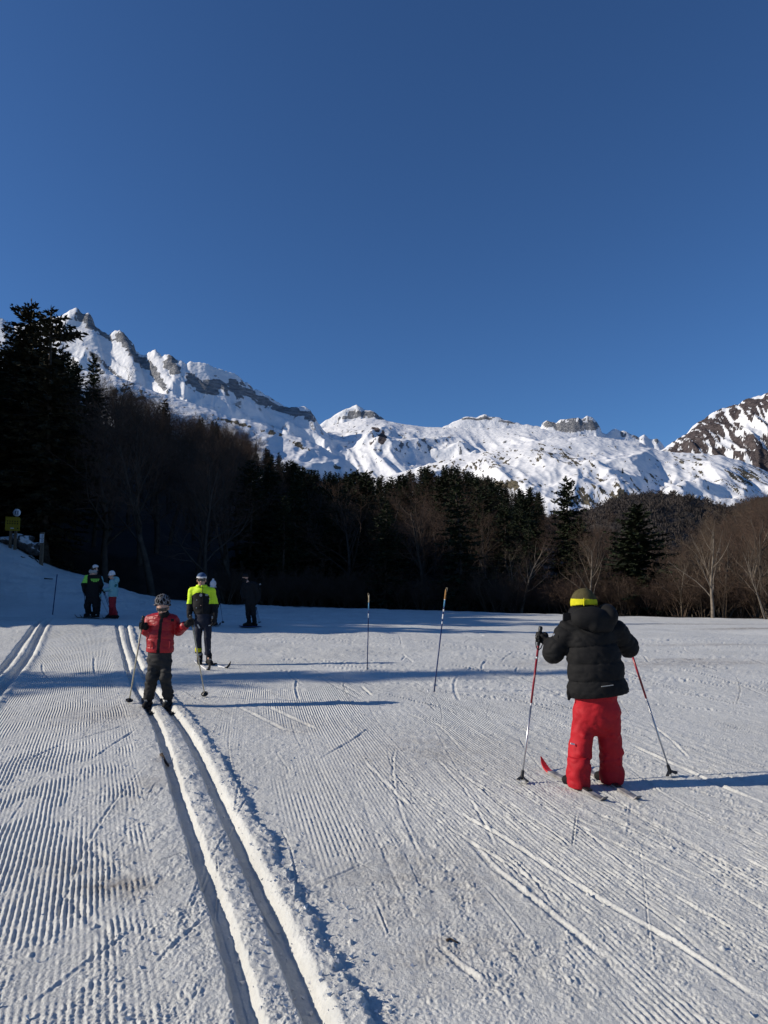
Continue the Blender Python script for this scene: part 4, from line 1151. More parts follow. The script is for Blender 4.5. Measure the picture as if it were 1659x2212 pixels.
M_REDJ = mat('red_padded_nylon', (0.30, 0.007, 0.013), rough=0.48, spec=0.35, var=0.15, scale=14, bump=0.004, bscale=34)
M_DRED = mat('dark_red_cloth', (0.28, 0.012, 0.02), rough=0.7, var=0.1)
M_HIVIS = mat('fluorescent_yellow_cloth', (0.62, 0.86, 0.03), rough=0.65, spec=0.25, var=0.06, scale=12)
M_HIGREEN = mat('fluorescent_green_cloth', (0.28, 0.72, 0.10), rough=0.7, var=0.06)
M_YBAND = mat('yellow_knit', (0.54, 0.51, 0.02), rough=0.9, spec=0.1, var=0.1, scale=30, bump=0.002, bscale=120)
M_OLIVE = mat('olive_knit', (0.075, 0.065, 0.032), rough=0.95, spec=0.08, var=0.2, scale=30, bump=0.002, bscale=120)
M_WHITE = mat('white_cloth', (0.62, 0.62, 0.63), rough=0.8, var=0.06)
M_TEAL = mat('pale_teal_cloth', (0.20, 0.40, 0.42), rough=0.8, var=0.08)
M_TEALD = mat('dark_teal_cloth', (0.03, 0.14, 0.14), rough=0.8, var=0.1)
M_GREYC = mat('grey_cloth', (0.30, 0.31, 0.31), rough=0.8, var=0.1)
M_BLUEC = mat('blue_cap_cloth', (0.035, 0.075, 0.16), rough=0.75, var=0.3, scale=20)
M_LENS = mat('dark_lens', (0.008, 0.007, 0.007), rough=0.12, spec=0.6, var=0.1)
M_PLASTIC = mat('black_plastic', (0.012, 0.012, 0.013), rough=0.4, spec=0.4, var=0.1)
M_ALU = mat('bare_aluminium', (0.50, 0.51, 0.52), rough=0.32, metal=0.85, spec=0.5, var=0.08)
M_POLER = mat('red_lacquer', (0.22, 0.012, 0.022), rough=0.3, spec=0.5, var=0.35, scale=7)
M_POLEW = mat('beige_lacquer', (0.46, 0.42, 0.30), rough=0.4, var=0.1)
M_POLEB = mat('blue_lacquer', (0.012, 0.03, 0.11), rough=0.35, var=0.2)
M_POLELB = mat('light_blue_lacquer', (0.08, 0.24, 0.40), rough=0.4, var=0.15)
M_TAN = mat('tan_cork_grip', (0.33, 0.17, 0.055), rough=0.8, var=0.25, scale=20)
M_IVORY = mat('ivory_grip', (0.45, 0.37, 0.24), rough=0.8, var=0.2, scale=20)
M_SKIB = mat('black_ski_base', (0.015, 0.015, 0.016), rough=0.35, spec=0.4, var=0.2)
M_SKIR = mat('red_ski_top', (0.40, 0.016, 0.02), rough=0.35, spec=0.4, var=0.15)
M_SKIG = mat('grey_patterned_ski_top', (0.20, 0.19, 0.19), rough=0.4, spec=0.4, var=0.7, scale=9)
M_SKIW = mat('white_ski_top', (0.68, 0.68, 0.68), rough=0.35, spec=0.4, var=0.05)
M_SNOWB = mat('snow_on_ski', (0.66, 0.66, 0.66), rough=0.8, var=0.08)

def knit_pattern():
    m = mat('black_knit_with_grey_letters', (0.02, 0.02, 0.022), rough=0.9, spec=0.1, var=0.2)
    nt = m.node_tree; N, L = nt.nodes, nt.links; b = N['Principled BSDF']
    tc = N.new('ShaderNodeTexCoord')
    v = N.new('ShaderNodeTexVoronoi'); v.feature = 'DISTANCE_TO_EDGE'; v.inputs['Scale'].default_value = 23.0
    mp = N.new('ShaderNodeMapping'); mp.inputs['Scale'].default_value = (1.2, 1.2, .75); L.new(tc.outputs['Object'], mp.inputs['Vector']); L.new(mp.outputs['Vector'], v.inputs['Vector'])
    r = N.new('ShaderNodeValToRGB'); r.color_ramp.interpolation = 'CONSTANT'
    r.color_ramp.elements[0].color = (0.20, 0.20, 0.21, 1); r.color_ramp.elements[1].color = (0.014, 0.014, 0.016, 1); r.color_ramp.elements[1].position = 0.07
    L.new(v.outputs['Distance'], r.inputs['Fac']); L.new(r.outputs['Color'], b.inputs['Base Color'])
    return m
M_KNITP = knit_pattern()

def hand(S, w, fdir, grip=None, s=1.0, curl=.5, side=1, thumb_up=None):
    """A gloved hand: palm, four unequal bent fingers and a thumb. Closes round a grip axis if one is given."""
    fdir = unit(np.asarray(fdir, float))
    if grip is not None:
        g = unit(np.asarray(grip, float))                       # points up along the pole
        f = unit(fdir - g * fdir.dot(g)); n = np.cross(g, f) * side
        kn = w + fdir * .075 * s
        S.cap(w, kn, .030 * s, .034 * s, k=.02, flat=(n, .72))
        S.cap(kn + g * .024 * s, kn - g * .032 * s, .026 * s, .022 * s, k=.02)
        for i, (o, L) in enumerate(((.030, .95), (.010, 1.0), (-.011, .97), (-.031, .8))):
            b = kn + g * o * s + f * .012 * s + n * .006 * s
            p1 = b + (f * .030 + n * .018) * L * s; p2 = p1 + (f * -.004 + n * .030) * L * s; p3 = p2 + (f * -.030 + n * .004) * L * s
            S.chain([b, p1, p2, p3], [.0125 * s, .0118 * s, .0108 * s, .0098 * s], k=.004)
        t0 = w + fdir * .028 * s + n * .020 * s + g * .018 * s; t1 = t0 + (f * .026 + n * .020 + g * .022) * s; t2 = t1 + (f * .024 + n * .002 + g * .010) * s
        S.chain([t0, t1, t2], [.0155 * s, .0135 * s, .0115 * s], k=.008)
    else:
        up = V3(0, -1, 0) if thumb_up is None else np.asarray(thumb_up, float)
        a = unit(up - fdir * up.dot(fdir)); n = np.cross(fdir, a) * side
        kn = w + fdir * .085 * s
        S.cap(w, kn, .029 * s, .032 * s, k=.02, flat=(n, .6))
        S.cap(kn + a * .022 * s, kn - a * .026 * s, .019 * s, .017 * s, k=.02)
        for i, (o, L) in enumerate(((.029, .92), (.0095, 1.0), (-.0105, .95), (-.029, .78))):
            b = kn + a * o * s
            p1 = b + (fdir * .038 * math.cos(curl * .4) + n * .038 * math.sin(curl * .4)) * L * s
            p2 = p1 + (fdir * .026 * math.cos(curl) + n * .026 * math.sin(curl)) * L * s
            p3 = p2 + (fdir * .020 * math.cos(curl * 1.6) + n * .020 * math.sin(curl * 1.6)) * L * s
            S.chain([b, p1, p2, p3], [.0118 * s, .011 * s, .0102 * s, .0092 * s], k=.003)
        t0 = w + fdir * .025 * s + a * .026 * s; t1 = t0 + (fdir * .026 + a * .022 + n * .010) * s; t2 = t1 + (fdir * .026 + a * .004 + n * .008) * s
        S.chain([t0, t1, t2], [.015 * s, .013 * s, .011 * s], k=.008)
    return S

def head_solid(S, c, face, up, s=1.0):
    """Skull, jaw, nose, brow and ears; c is the middle of the head."""
    y = unit(np.asarray(face, float)); z = unit(np.asarray(up, float) - y * y.dot(np.asarray(up, float))); x = np.cross(y, z)
    R = np.stack([x, y, z]); w = lambda a, b, d: c + (x * a + y * b + z * d) * s
    S.ell(w(0, -.008, .028), V3(.075, .094, .088) * s, k=.02, R=R)
    S.ell(w(0, .022, -.045), V3(.056, .066, .072) * s, k=.03, R=R)
    S.cap(w(0, .058, -.098), w(0, .054, -.092), .020 * s, k=.02)
    S.cap(w(-.03, .072, .012), w(.03, .072, .012), .014 * s, k=.014)
    S.cap(w(0, .084, .002), w(0, .105, -.036), .0075 * s, .0135 * s, k=.010)
    for q in (-1, 1):
        S.ell(w(q * .077, -.002, -.012), V3(.010, .020, .032) * s, k=.008, R=R)
        S.ell(w(q * .036, .068, -.030), V3(.020, .016, .018) * s, k=.02, R=R)
    return R, w

def make_ski(name, label, tail, tip, width, tip_h, mats, group, foot=None, tipmat=None, bind=True):
    """A ski lying from tail to tip with an upturned tip; thing with blade, tip and binding."""
    tail, tip = np.asarray(tail, float), np.asarray(tip, float)
    d = tip - tail; L = np.linalg.norm(d); d = d / L; s = unit(np.cross(d, V3(0, 0, 1))); up = np.cross(s, d)
    mid = (tail + tip) / 2
    r = thing(name, label, 'ski', mid, group)
    n = 26; k = np.linspace(0, 1, n)
    wdt = width * (0.80 + .2 * np.minimum(1, k * 6)) * np.where(k > .93, np.sqrt(np.clip((1 - k) / .07, 0.03, 1)), 1) * (1 - .12 * np.sin(k * math.pi))
    hz = tip_h * np.clip((k - .84) / .16, 0, 1) ** 2 + 0.03 * np.clip((.05 - k) / .05, 0, 1) ** 2
    th = 0.008 + .012 * np.sin(np.clip(k, 0, .97) * math.pi) ** .7
    def strip(i0, i1):
        b = Bag(); V = []
        for i in range(i0, i1):
            c = tail + d * L * k[i] + up * (hz[i] + .004)
            for a_, h_ in ((-1, 0), (1, 0), (1, 1), (-1, 1)): V.append(c + s * a_ * wdt[i] / 2 * (1 if h_ == 0 else .93) + up * h_ * th[i])
        m = i1 - i0; Q = []
        for i in range(m - 1):
            for j in range(4): Q.append([i * 4 + j, i * 4 + (j + 1) % 4, i * 4 + 4 + (j + 1) % 4, i * 4 + 4 + j])
        Q += [[3, 2, 1, 0], [(m - 1) * 4 + j for j in range(4)]]
        return b.add(V, Q)
    it = 21
    bagpart('blade', r, strip(0, it + 1), mats, False)
    bagpart('tip', r, strip(it, n), tipmat or mats, False)
    if bind and foot is not None:
        f = np.asarray(foot, float); t = np.clip((f - tail) @ d, 0, L); c = tail + d * t + up * .026
        b = Bag(); b.box(c + d * .05, d * .05, s * width * .55, up * .012); b.box(c - d * .08, d * .07, s * width * .4, up * .008); b.box(c + d * .085 + up * .012, d * .018, s * width * .35, up * .012)
        bagpart('binding', r, b, M_PLASTIC, False)
    return r

def make_pole(name, label, top, tipp, mats, group, rad=0.008, split=None, basket='round', gl=0.13, cat='ski pole', strap=True, bm=None):
    """Ski pole from the top of its grip to its point."""
    top, tipp = np.asarray(top, float), np.asarray(tipp, float)
    d = tipp - top; L = np.linalg.norm(d); d = d / L
    r = thing(name, label, cat, tipp, group)
    up = -d; s = unit(np.cross(d, V3(0, 1, 0.2)))
    P = lambda t: top + d * t
    segs = split or [(gl, L - .02, mats)]
    for (a, b_, m) in segs: bagpart('shaft', r, Bag().tube([P(a), P((a + b_) / 2), P(b_)], [rad * (1.05 - .35 * a / L), rad * (1.05 - .35 * (a + b_) / 2 / L), rad * (1.05 - .35 * b_ / L)], 10), m)
    g = Bag().tube([P(-.005), P(.0), P(.012), P(.03), P(.06), P(.1), P(gl), P(gl + .015)], np.array([.006, .014, .0165, .0145, .0135, .0145, .0125, .009]) * (rad / .008) ** .5, 12)
    bagpart('grip', r, g, bm or M_PLASTIC)
    if strap:
        n = 14; an = np.linspace(0, 2 * math.pi, n); q = np.cross(d, s)
        bagpart('strap', r, Bag().tube([P(.035) + (s * math.sin(a) * .03 + d * (1 - math.cos(a)) * .075) + q * .014 for a in an], .0045, 5, False), M_PLASTIC)
    if basket == 'round':
        b = Bag(); c = P(L - .055); n = 20; an = np.linspace(0, 2 * math.pi, n); q = np.cross(d, s)
        b.tube([c + (s * np.cos(a) + q * np.sin(a)) * .042 for a in an], .006, 6, False)
        b.tube([c - d * .03, c, c + d * .004], [.012, .03, .040], 14)
        bagpart('basket', r, b, M_PLASTIC)
    elif basket == 'half':
        b = Bag(); c = P(L - .06); q = np.cross(d, s)
        b.tube([c - d * .035, c + d * .03], [.012, .016], 10)
        for a in (-.9, .0, .9, 2.4):
            e = s * math.cos(a) + q * math.sin(a)
            b.box(c + e * .028 + d * .022, e * .026 + d * .012, np.cross(e, d) * .013, d * .004)
        bagpart('basket', r, b, M_PLASTIC, False)
    bagpart('point', r, Bag().tube([P(L - .03), P(L)], [.006, .002], 8), M_ALU)
    return r

def stamp(parent, name, mats, c, ex, ey, depth=0.003):
    """Flat patch standing a little proud of cloth, ex and ey half sizes as vectors."""
    ex, ey = np.asarray(ex, float), np.asarray(ey, float); n = unit(np.cross(ex, ey))
    return bagpart(name, parent, Bag().box(c, ex, ey, n * depth), mats, False)
# ------------------------------------------------------------------ people: figures
def figure(label, Y0, foot_px, group=None):
    b = hit(*foot_px) if Y0 is None else at(foot_px[0], foot_px[1], Y0)
    r = thing('person', label, 'person', b, group)
    return r, float(b[1])

def body(root, j, s=1.0, h=0.012, face=(0, -1, 0), up=(0, 0, 1), hs=None):
    """One continuous body from head to toes under the clothes."""
    S = Solid(.03 * s)
    R, w = head_solid(S, j['hd'], face, up, hs or s)
    S.cap(j['hd'] - unit(V3(*up)) * .07 * s, j['nk'], .050 * s, .058 * s, k=.02)
    S.cap(j['nk'], j['ch'], .075 * s, .115 * s, flat=((0, 1, 0), .75)); S.cap(j['ch'], j['wa'], .125 * s, .12 * s, flat=((0, 1, 0), .7))
    for q in 'LR':
        S.cap(j['nk'] + V3(0, 0, -.03 * s), j['sh' + q], .05 * s, .05 * s)
        S.chain([j['sh' + q], j['el' + q], j['wr' + q]], [.048 * s, .037 * s, .026 * s])
        S.cap(j['wr' + q], j['wr' + q] + unit(j['wr' + q] - j['el' + q]) * .02 * s, .024 * s, .022 * s)
        S.cap(j['wa'], j['hp' + q], .11 * s, .085 * s)
        S.chain([j['hp' + q], j['kn' + q], j['an' + q]], [.078 * s, .050 * s, .028 * s])
        S.cap(j['an' + q], j['an' + q] * .6 + j['to' + q] * .4, .026 * s, .02 * s)
    part('body', root, S, [M_SKIN], h)
    return R, w

def trousers(root, j, mats, rw, rt, rk, ra, h=.01, folds=0, flat=.74, wr=((.010, 7, 17), (.005, 16, 38)), top=None, zone=None, name='trousers'):
    S = Solid(.035)
    S.cap(j['wa'], (j['hpL'] + j['hpR']) / 2, rw * .93, rw, flat=((0, 1, 0), flat))
    for q in 'LR':
        S.chain([j['hp' + q], j['kn' + q], j['an' + q]], [rt, rk, ra], k=.02)
    rf = np.random.default_rng(5)
    for q in 'LR':
        for i in range(folds):                                  # creases of slack cloth round the knee and shin
            t = .15 + .8 * (i + rf.random()) / folds; c = j['kn' + q] * (1 - t) + j['an' + q] * t if i % 4 else j['hp' + q] * .35 + j['kn' + q] * .65
            a = rf.uniform(-2.9, -.2); tl = rf.normal() * .03; rr = rk * .93; w_ = rf.uniform(.45, .9)
            an = [a - w_, a, a + w_]; P3 = [c + V3(math.cos(x) * rr, math.sin(x) * rr, tl * (k - 1) + (.008 if k == 1 else 0)) for k, x in enumerate(an)]
            S.chain(P3, [.006, .014, .006], k=.016)
    for q in 'LR': S.cut(j['an' + q] + V3(0, 0, -ra * .25), (0, 0, -1))
    if top is not None: S.cut(top, (0, 0, 1))
    return part(name, root, S, mats, h, wr, zone)

def jacket(root, j, mats, rc, rm, rh, rs, re, rw_, hem, hemn=(0, 0, -1), h=.009, flat=.72, quilt=None, wr=((.005, 9, 14),), zone=None, collar=None, squilt=None, name='jacket', rsh=.075):
    S = Solid(.035)
    q1 = q2 = None
    if quilt:
        spc, am, ph = quilt; q1 = (spc, am, ph); q2 = (spc, am, ph + np.linalg.norm(j['wa'] - j['ch']) / spc)
    S.cap(j['ch'], j['wa'], rc, rm, flat=((0, 1, 0), flat), quilt=q1)
    S.cap(j['wa'], j['hm'], rm, rh, flat=((0, 1, 0), flat), quilt=q2)
    S.cap(j['shL'] * .8 + j['shR'] * .2, j['shR'] * .8 + j['shL'] * .2, rsh, rsh, k=.05, quilt=None)
    for q in 'LR':
        S.cap(j['sh' + q], j['el' + q], rs, re, k=.03, quilt=squilt); S.cap(j['el' + q], j['wr' + q], re, rw_, k=.02, quilt=squilt)
        S.cut(j['wr' + q] + unit(j['wr' + q] - j['el' + q]) * rw_ * .4, (0, 0, 0) if False else unit(j['wr' + q] - j['el' + q])) if False else None
    if collar is not None: S.cap(j['nk'] + V3(0, 0, -.03), collar[0], collar[1], collar[1] * .92, k=.02)
    S.cut(hem, hemn)
    return part(name, root, S, mats, h, wr, zone)

def gripping(root, pts, mats, h=.005, name='glove'):
    """pts: list of (axis point, pole direction up, reach direction, side, size); returns wrists."""
    out = []
    for (ax, g, fd, side, s) in pts:
        g = unit(np.asarray(g, float)); fd = unit(np.asarray(fd, float)); f = unit(fd - g * fd.dot(g)); n = np.cross(g, f) * side
        w = ax - fd * .075 * s - f * .024 * s - n * .034 * s
        S = Solid(.01); hand(S, w, fd, g, s, side=side)
        S.cap(w - fd * .07 * s, w + fd * .01, .042 * s, .034 * s, k=.02)
        part(name, root, S, mats, h)
        out.append(w - fd * .02)
    return out

def boot(root, an, toe, mats, s=1.0, h=.008):
    S = Solid(.02)
    an = np.asarray(an, float); toe = np.asarray(toe, float); d = unit((toe - an) * V3(1, 1, 0)); base = V3(an[0], an[1], toe[2])
    S.cap(base + V3(0, 0, .17 * s), base + V3(0, 0, .06 * s), .052 * s, .05 * s)
    S.cap(base - d * .055 * s + V3(0, 0, .045 * s), base + d * .13 * s + V3(0, 0, .042 * s), .045 * s, .04 * s)
    S.cap(base + d * .05 * s + V3(0, 0, .08 * s), base + d * .12 * s + V3(0, 0, .055 * s), .035 * s, .03 * s)
    S.cut(base + V3(0, 0, .004), (0, 0, -1))
    return part('boot', root, S, mats, h)

def beanie(root, c, r, brim, mats, up=(0, 0, 1), zone=None, h=.007, pompom=None, name='hat', fold=None, R=None, wr=((.003, 20, 20),)):
    S = Solid(.012).ell(c, r, R=R)
    if fold is not None:
        n = 14; an = np.linspace(0, 2 * math.pi, n + 1)
        for i in range(n):
            p, q = [V3(brim[0] + math.cos(a) * (r[0] - .004), brim[1] + math.sin(a) * (r[1] - .004), brim[2] + fold * .5) for a in (an[i], an[i + 1])]
            S.cap(p, q, fold * .55, k=.008)
    if pompom: S.ell(pompom[0], V3(1, 1, 1) * pompom[1], k=.004)
    S.cut(brim, -np.asarray(up, float))
    return part(name, root, S, mats, h, wr, zone)

def glasses(root, R, w, s=1.0, wide=.070, mats=None):
    b = Bag(); x, y, z = R
    n = 15; an = np.linspace(-1.15, 1.15, n)
    for k_ in (0, 1):
        V = []
        for a in an:
            wx = math.sin(a) * wide / math.sin(1.15) * .98; dy = .100 - .045 * (1 - math.cos(a)) / (1 - math.cos(1.15))
            hgt = (.021 if abs(a) > .16 else .014)
            for zz in (-hgt, hgt): V.append(w(wx, dy + .003 * k_, -.002 + zz))
        Q = [[2 * i, 2 * i + 2, 2 * i + 3, 2 * i + 1] for i in range(n - 1)]
        b.add(V, Q if k_ else [q[::-1] for q in Q])
    bagpart('sunglasses', root, b, mats or M_LENS)
    t = Bag()
    for q in (-1, 1): t.tube([w(q * wide * .96, .060, .002), w(q * .080, .02, .004), w(q * .078, -.02, -.002)], .0035, 5)
    bagpart('sunglasses_arms', root, t, M_PLASTIC)

def lips(root, w, s=1.0, smile=.004):
    S = Solid(.004); S.cap(w(-.022, .078, -.066 + smile), w(0, .088, -.069), .0045, .006); S.cap(w(0, .088, -.069), w(.022, .078, -.066 + smile), .006, .0045)
    part('mouth', root, S, [M_LIP], .004)

# ---- child in the black jacket, seen from behind
A_, YA = figure('child in black padded jacket and red trousers seen from behind', None, (1285, 1699))
J = lambda u, v, d=0.0: at(u, v, YA + d)
fl, fr_ = hit(1251, 1703), hit(1321, 1694)
j = dict(hd=J(1262, 1303, .06), nk=J(1270, 1344, .0), ch=J(1277, 1384), wa=J(1286, 1440), hm=J(1291, 1490), shL=J(1226, 1362, .02), shR=J(1332, 1362, .02),
         elL=J(1195, 1410, .07), elR=J(1357, 1397, .12), hpL=J(1264, 1542), hpR=J(1314, 1540), knL=J(1252, 1612, .0), knR=J(1318, 1608, .03),
         anL=fl + V3(0, -.005, .095), anR=fr_ + V3(0, -.005, .095), toL=fl + V3(-.1, .08, .03), toR=fr_ + V3(-.1, .08, .03))
pt1, pt2 = hit(1126, 1692), hit(1451, 1678)
top1, top2 = J(1168, 1354, .22), J(1343, 1346, .36)
g1, g2 = unit(top1 - pt1), unit(top2 - pt2)
ax1 = top1 - g1 * .085; ax2 = top2 - g2 * .07
ws = gripping(A_, [(ax1, g1, unit(ax1 - j['elL']), 1, 1.0), (ax2, g2, unit(ax2 - j['elR'] + V3(0, .05, .0)), -1, 1.0)], [M_BLACK2])
j['wrL'], j['wrR'] = ws
Ra, wa_ = body(A_, j, .92, face=(-.05, 1, -.35), up=(-.03, .25, 1), hs=.95)
trousers(A_, j, [M_RED], .172, .096, .085, .086, h=.007, folds=11, flat=.72, wr=((.008, 5, 7), (-.005, 7.5, 9), (-.0025, 16, 20)), top=J(1290, 1478))
# seat seam and the two knee seams stay as real folds of cloth
for q, uu in (('L', 1251), ('R', 1320)):
    f0 = j['an' + q]
    S = Solid(.02); S.cap(f0 + V3(0, .0, .10), f0 + V3(0, 0, -.05), .088, .094); S.cut(f0 + V3(0, 0, -.082), (0, 0, -1)); S.cut(f0 + V3(0, 0, .14), (0, 0, 1))
    part('trouser_cuff', A_, S, [M_RED], .007, ((.008, 8, 10), (-.006, 9, 13)))
jacket(A_, j, [M_BLACK], .186, .205, .232, .083, .079, .066, J(1290, 1501), (.108, 0, -1), h=.0065, flat=.70, quilt=(.133, .022, -.22), squilt=(.112, .014, .1), wr=((.004, 11, 16), (-.0035, 14, 22)), rsh=.088)
S = Solid(.018); S.ell(J(1276, 1336, -.10), (.150, .085, .090)); S.ell(J(1311, 1331, -.02), (.078, .13, .095), k=.010); S.ell(J(1256, 1326, .02), (.10, .12, .07), k=.03); S.cap(J(1285, 1352, -.13), J(1312, 1352, -.08), .055, .05, k=.02)
part('hood', A_, S, [M_BLACK], .008, ((.006, 11, 13),))
bagpart('hood_flap', A_, Bag().box(J(1228, 1332.5, .0), V3(.042, 0, 0), V3(0, .014, 0), V3(.002, 0, .030)), M_BLACK2, False)
S = Solid(.01); S.cap(J(1231, 1496, -.02), J(1229, 1510, -.02), .028, .012, flat=((0, 1, 0), .6)); part('jacket_hem_corner', A_, S, [M_BLACK], .006)
zb = J(1260, 1294)[2]; up_ = unit(V3(-.03, .16, 1))
hc = J(1261, 1305, .05)
beanie(A_, hc, V3(.102, .115, .128), J(1261, 1308.5, .05), [M_OLIVE, M_YBAND], up=unit(V3(-.02, .1, 1)), zone=lambda C: (C[:, 2] + .02 * (C[:, 0] - hc[0]) < zb), h=.006)
S = Solid(.01).cap(J(1261.5, 1293, -.062), J(1261.5, 1308, -.066), .005); part('hat_seam', A_, S, [M_YBAND], .004)
S = Solid(.02).ell(J(1262, 1314, .05), (.082, .09, .07)); part('hair', A_, S, [M_HAIR], .008)
stamp(A_, 'jacket_logo', M_GREYC, J(1312, 1481.5, -.178), V3(.045, 0, .006), V3(0, 0, .0025))
stamp(A_, 'sleeve_logo', M_WHITE, J(1196, 1371, -.03), V3(.006, 0, .006), V3(-.002, 0, .004))
stamp(A_, 'trouser_logo', M_WHITE, J(1237, 1607, -.075), V3(.016, .004, -.004), V3(0, 0, .006))
for f, toe in ((fl, j['toL']), (fr_, j['toR'])): boot(A_, f + V3(.0, -.005, 0), f + V3(-.1, .07, .012), [M_BLACK2], .80)
def gp(u, v): return hit(u, v)
make_ski('ski', 'red tipped ski under the left boot of the child in black jacket', gp(1309, 1734), gp(1169, 1660), .052, .085, M_SKIG, 'skis of the child in black jacket', fl, M_SKIR)
make_ski('ski', 'dark patterned ski under the right boot of the child in black jacket', gp(1381, 1732), gp(1246, 1655), .052, .085, M_SKIG, 'skis of the child in black jacket', fr_, M_SKIR)
for lab, t_, p_ in (('red and silver ski pole in the left hand of the child in black jacket', top1, pt1), ('red and silver ski pole in the right hand of the child in black jacket', top2, pt2)):
    L_ = np.linalg.norm(t_ - p_)
    make_pole('ski_pole', lab, t_, p_, M_ALU, 'poles of the child in black jacket', .0095, [(.13, .24, M_POLER), (.24, .26, M_ALU), (.26, L_ * .50, M_POLER), (L_ * .50, L_ * .515, M_WHITE), (L_ * .515, L_ - .02, M_ALU)], 'half', .14)

# ---- child in the red jacket, coming along the track
B_, YB = figure('child in red padded jacket and black trousers skiing in the track', None, (343, 1527))
J = lambda u, v, d=0.0: at(u, v, YB + d)
fl, fr_ = J(320, 1526, .05), J(363, 1526, .05)
for f in (fl, fr_): f[2] = gz(f[0], f[1]) + .012
j = dict(hd=J(352, 1312.5, -.04), nk=J(351, 1333, .02), ch=J(350, 1347), wa=J(346, 1376), hm=J(346, 1398), shL=J(325, 1339, .02), shR=J(374, 1339, .02),
         elL=J(316, 1362, -.02), elR=J(386, 1362, .10), hpL=J(334, 1425), hpR=J(357, 1425), knL=J(329, 1464, -.05), knR=J(357, 1463, -.05), anL=fl + V3(0, .0, .13), anR=fr_ + V3(0, .0, .13),
         toL=fl + V3(0, -.12, .03), toR=fr_ + V3(0, -.12, .03))
top1, pt1 = J(310, 1331, -.16), hit(278, 1521); top2, pt2 = J(412, 1329, -.16), hit(443, 1505)
g1, g2 = unit(top1 - pt1), unit(top2 - pt2); ax1, ax2 = top1 - g1 * .12, top2 - g2 * .11
ax1 = ax1 + (J(303, 1353, -.18) - ax1) * V3(1, 0, 0) * .6
j['wrL'], j['wrR'] = gripping(B_, [(top1 - g1 * .13, g1, unit(top1 - g1 * .13 - j['elL'] + V3(0, -.05, 0)), -1, 1.0), (ax2, g2, unit(ax2 - j['elR']), 1, 1.05)], [M_BLACK2], .006)
Rb, wb = body(B_, j, .86, face=(.14, -1, -.28), up=(.02, -.22, 1), hs=.93)
trousers(B_, j, [M_GREYB], .155, .086, .076, .066, h=.009, folds=7, flat=.74, wr=((.008, 6, 10), (-.008, 6, 16)), top=J(346, 1392))
zx = lambda v: np.interp(v, [0, 1], [0, 0])
za, zc = J(354, 1340), J(348, 1409)
def zipz(C):
    t = np.clip((C[:, 2] - za[2]) / (zc[2] - za[2]), -.2, 1.1); xc = za[0] + (zc[0] - za[0]) * t
    front = C[:, 1] < YB - .03
    return np.where(front & (np.abs(C[:, 0] - xc) < .019), 1, 0)
jacket(B_, j, [M_REDJ, M_BLACK2], .150, .158, .172, .070, .064, .056, J(346, 1408.5), (-.03, 0, -1), h=.007, flat=.74, quilt=(.105, .010, .3), squilt=(.06, .007, 0), wr=((.004, 14, 22), (.003, 30, 44)), zone=zipz, rsh=.075)
S = Solid(.02); S.cap(J(352, 1333, -.02), J(354, 1327, -.045), .074, .066); part('neck_warmer', B_, S, [M_BLACK2], .007, ((.004, 20, 20),))
S = Solid(.01)
for i in range(10):
    a0_, a1_ = -.7 + i * (math.pi * 2 - 1.7) / 10 + 2.4, -.7 + (i + 1) * (math.pi * 2 - 1.7) / 10 + 2.4
    c = J(351, 1334, 0); p = [c + V3(math.cos(a) * .088, math.sin(a) * .078, .02) for a in (a0_, a1_)]; S.cap(p[0], p[1], .022)
part('jacket_collar', B_, S, [M_REDJ], .007)
glasses(B_, Rb, wb)
hcB = J(351, 1299.5, -.025)
beanie(B_, hcB, V3(.096, .112, .098), J(351, 1309, -.025), [M_KNITP], up=unit(V3(.02, .18, 1)), h=.006, fold=.022)
stamp(B_, 'chest_badge', M_BLACK2, J(372.5, 1339.5, -.135), V3(.018, .004, 0), V3(0, 0, .018))
for q, (uu, vv) in enumerate(((327, 1385), (367, 1386))):
    S = Solid(.004).cap(J(uu, vv, -.125), J(uu - 2 + 1 * q, vv + 14, -.128), .006); part('pocket_zip', B_, S, [M_DRED], .004)
for f in (fl, fr_):
    boot(B_, f, f + V3(.0, -.12, .012), [M_BLACK2], .92)
    stamp(B_, 'boot_badge', M_GREYC, f + V3(0, -.085, .10), V3(.016, 0, 0), V3(0, .02, -.022), .004)
for lab, f, L1, gl_ in (('dark ski in the left groove under the child in red', fl, G1, 0), ('dark ski in the right groove under the child in red', fr_, G2, 0)):
    t0 = V3(f[0] + (eval_line(L1, np.array([f[1] + .62]))[0] - eval_line(L1, np.array([f[1]]))[0]), f[1] + .62, 0); t1 = V3(f[0] + (eval_line(L1, np.array([f[1] - .42]))[0] - eval_line(L1, np.array([f[1]]))[0]), f[1] - .42, 0)
    for t in (t0, t1): t[2] = gz(f[0], f[1]) - .002
    make_ski('ski', lab, t0, t1, .046, .045, M_SKIB, 'skis of the child in red jacket', f)
make_pole('ski_pole', 'pale ski pole in the left hand side glove of the child in red', top1, pt1, M_POLEW, 'poles of the child in red jacket', .0105, None, 'round', .15)
make_pole('ski_pole', 'pale ski pole of the child in red, the one nearer the adult in yellow', top2, pt2, M_POLEW, 'poles of the child in red jacket', .0105, None, 'round', .15)

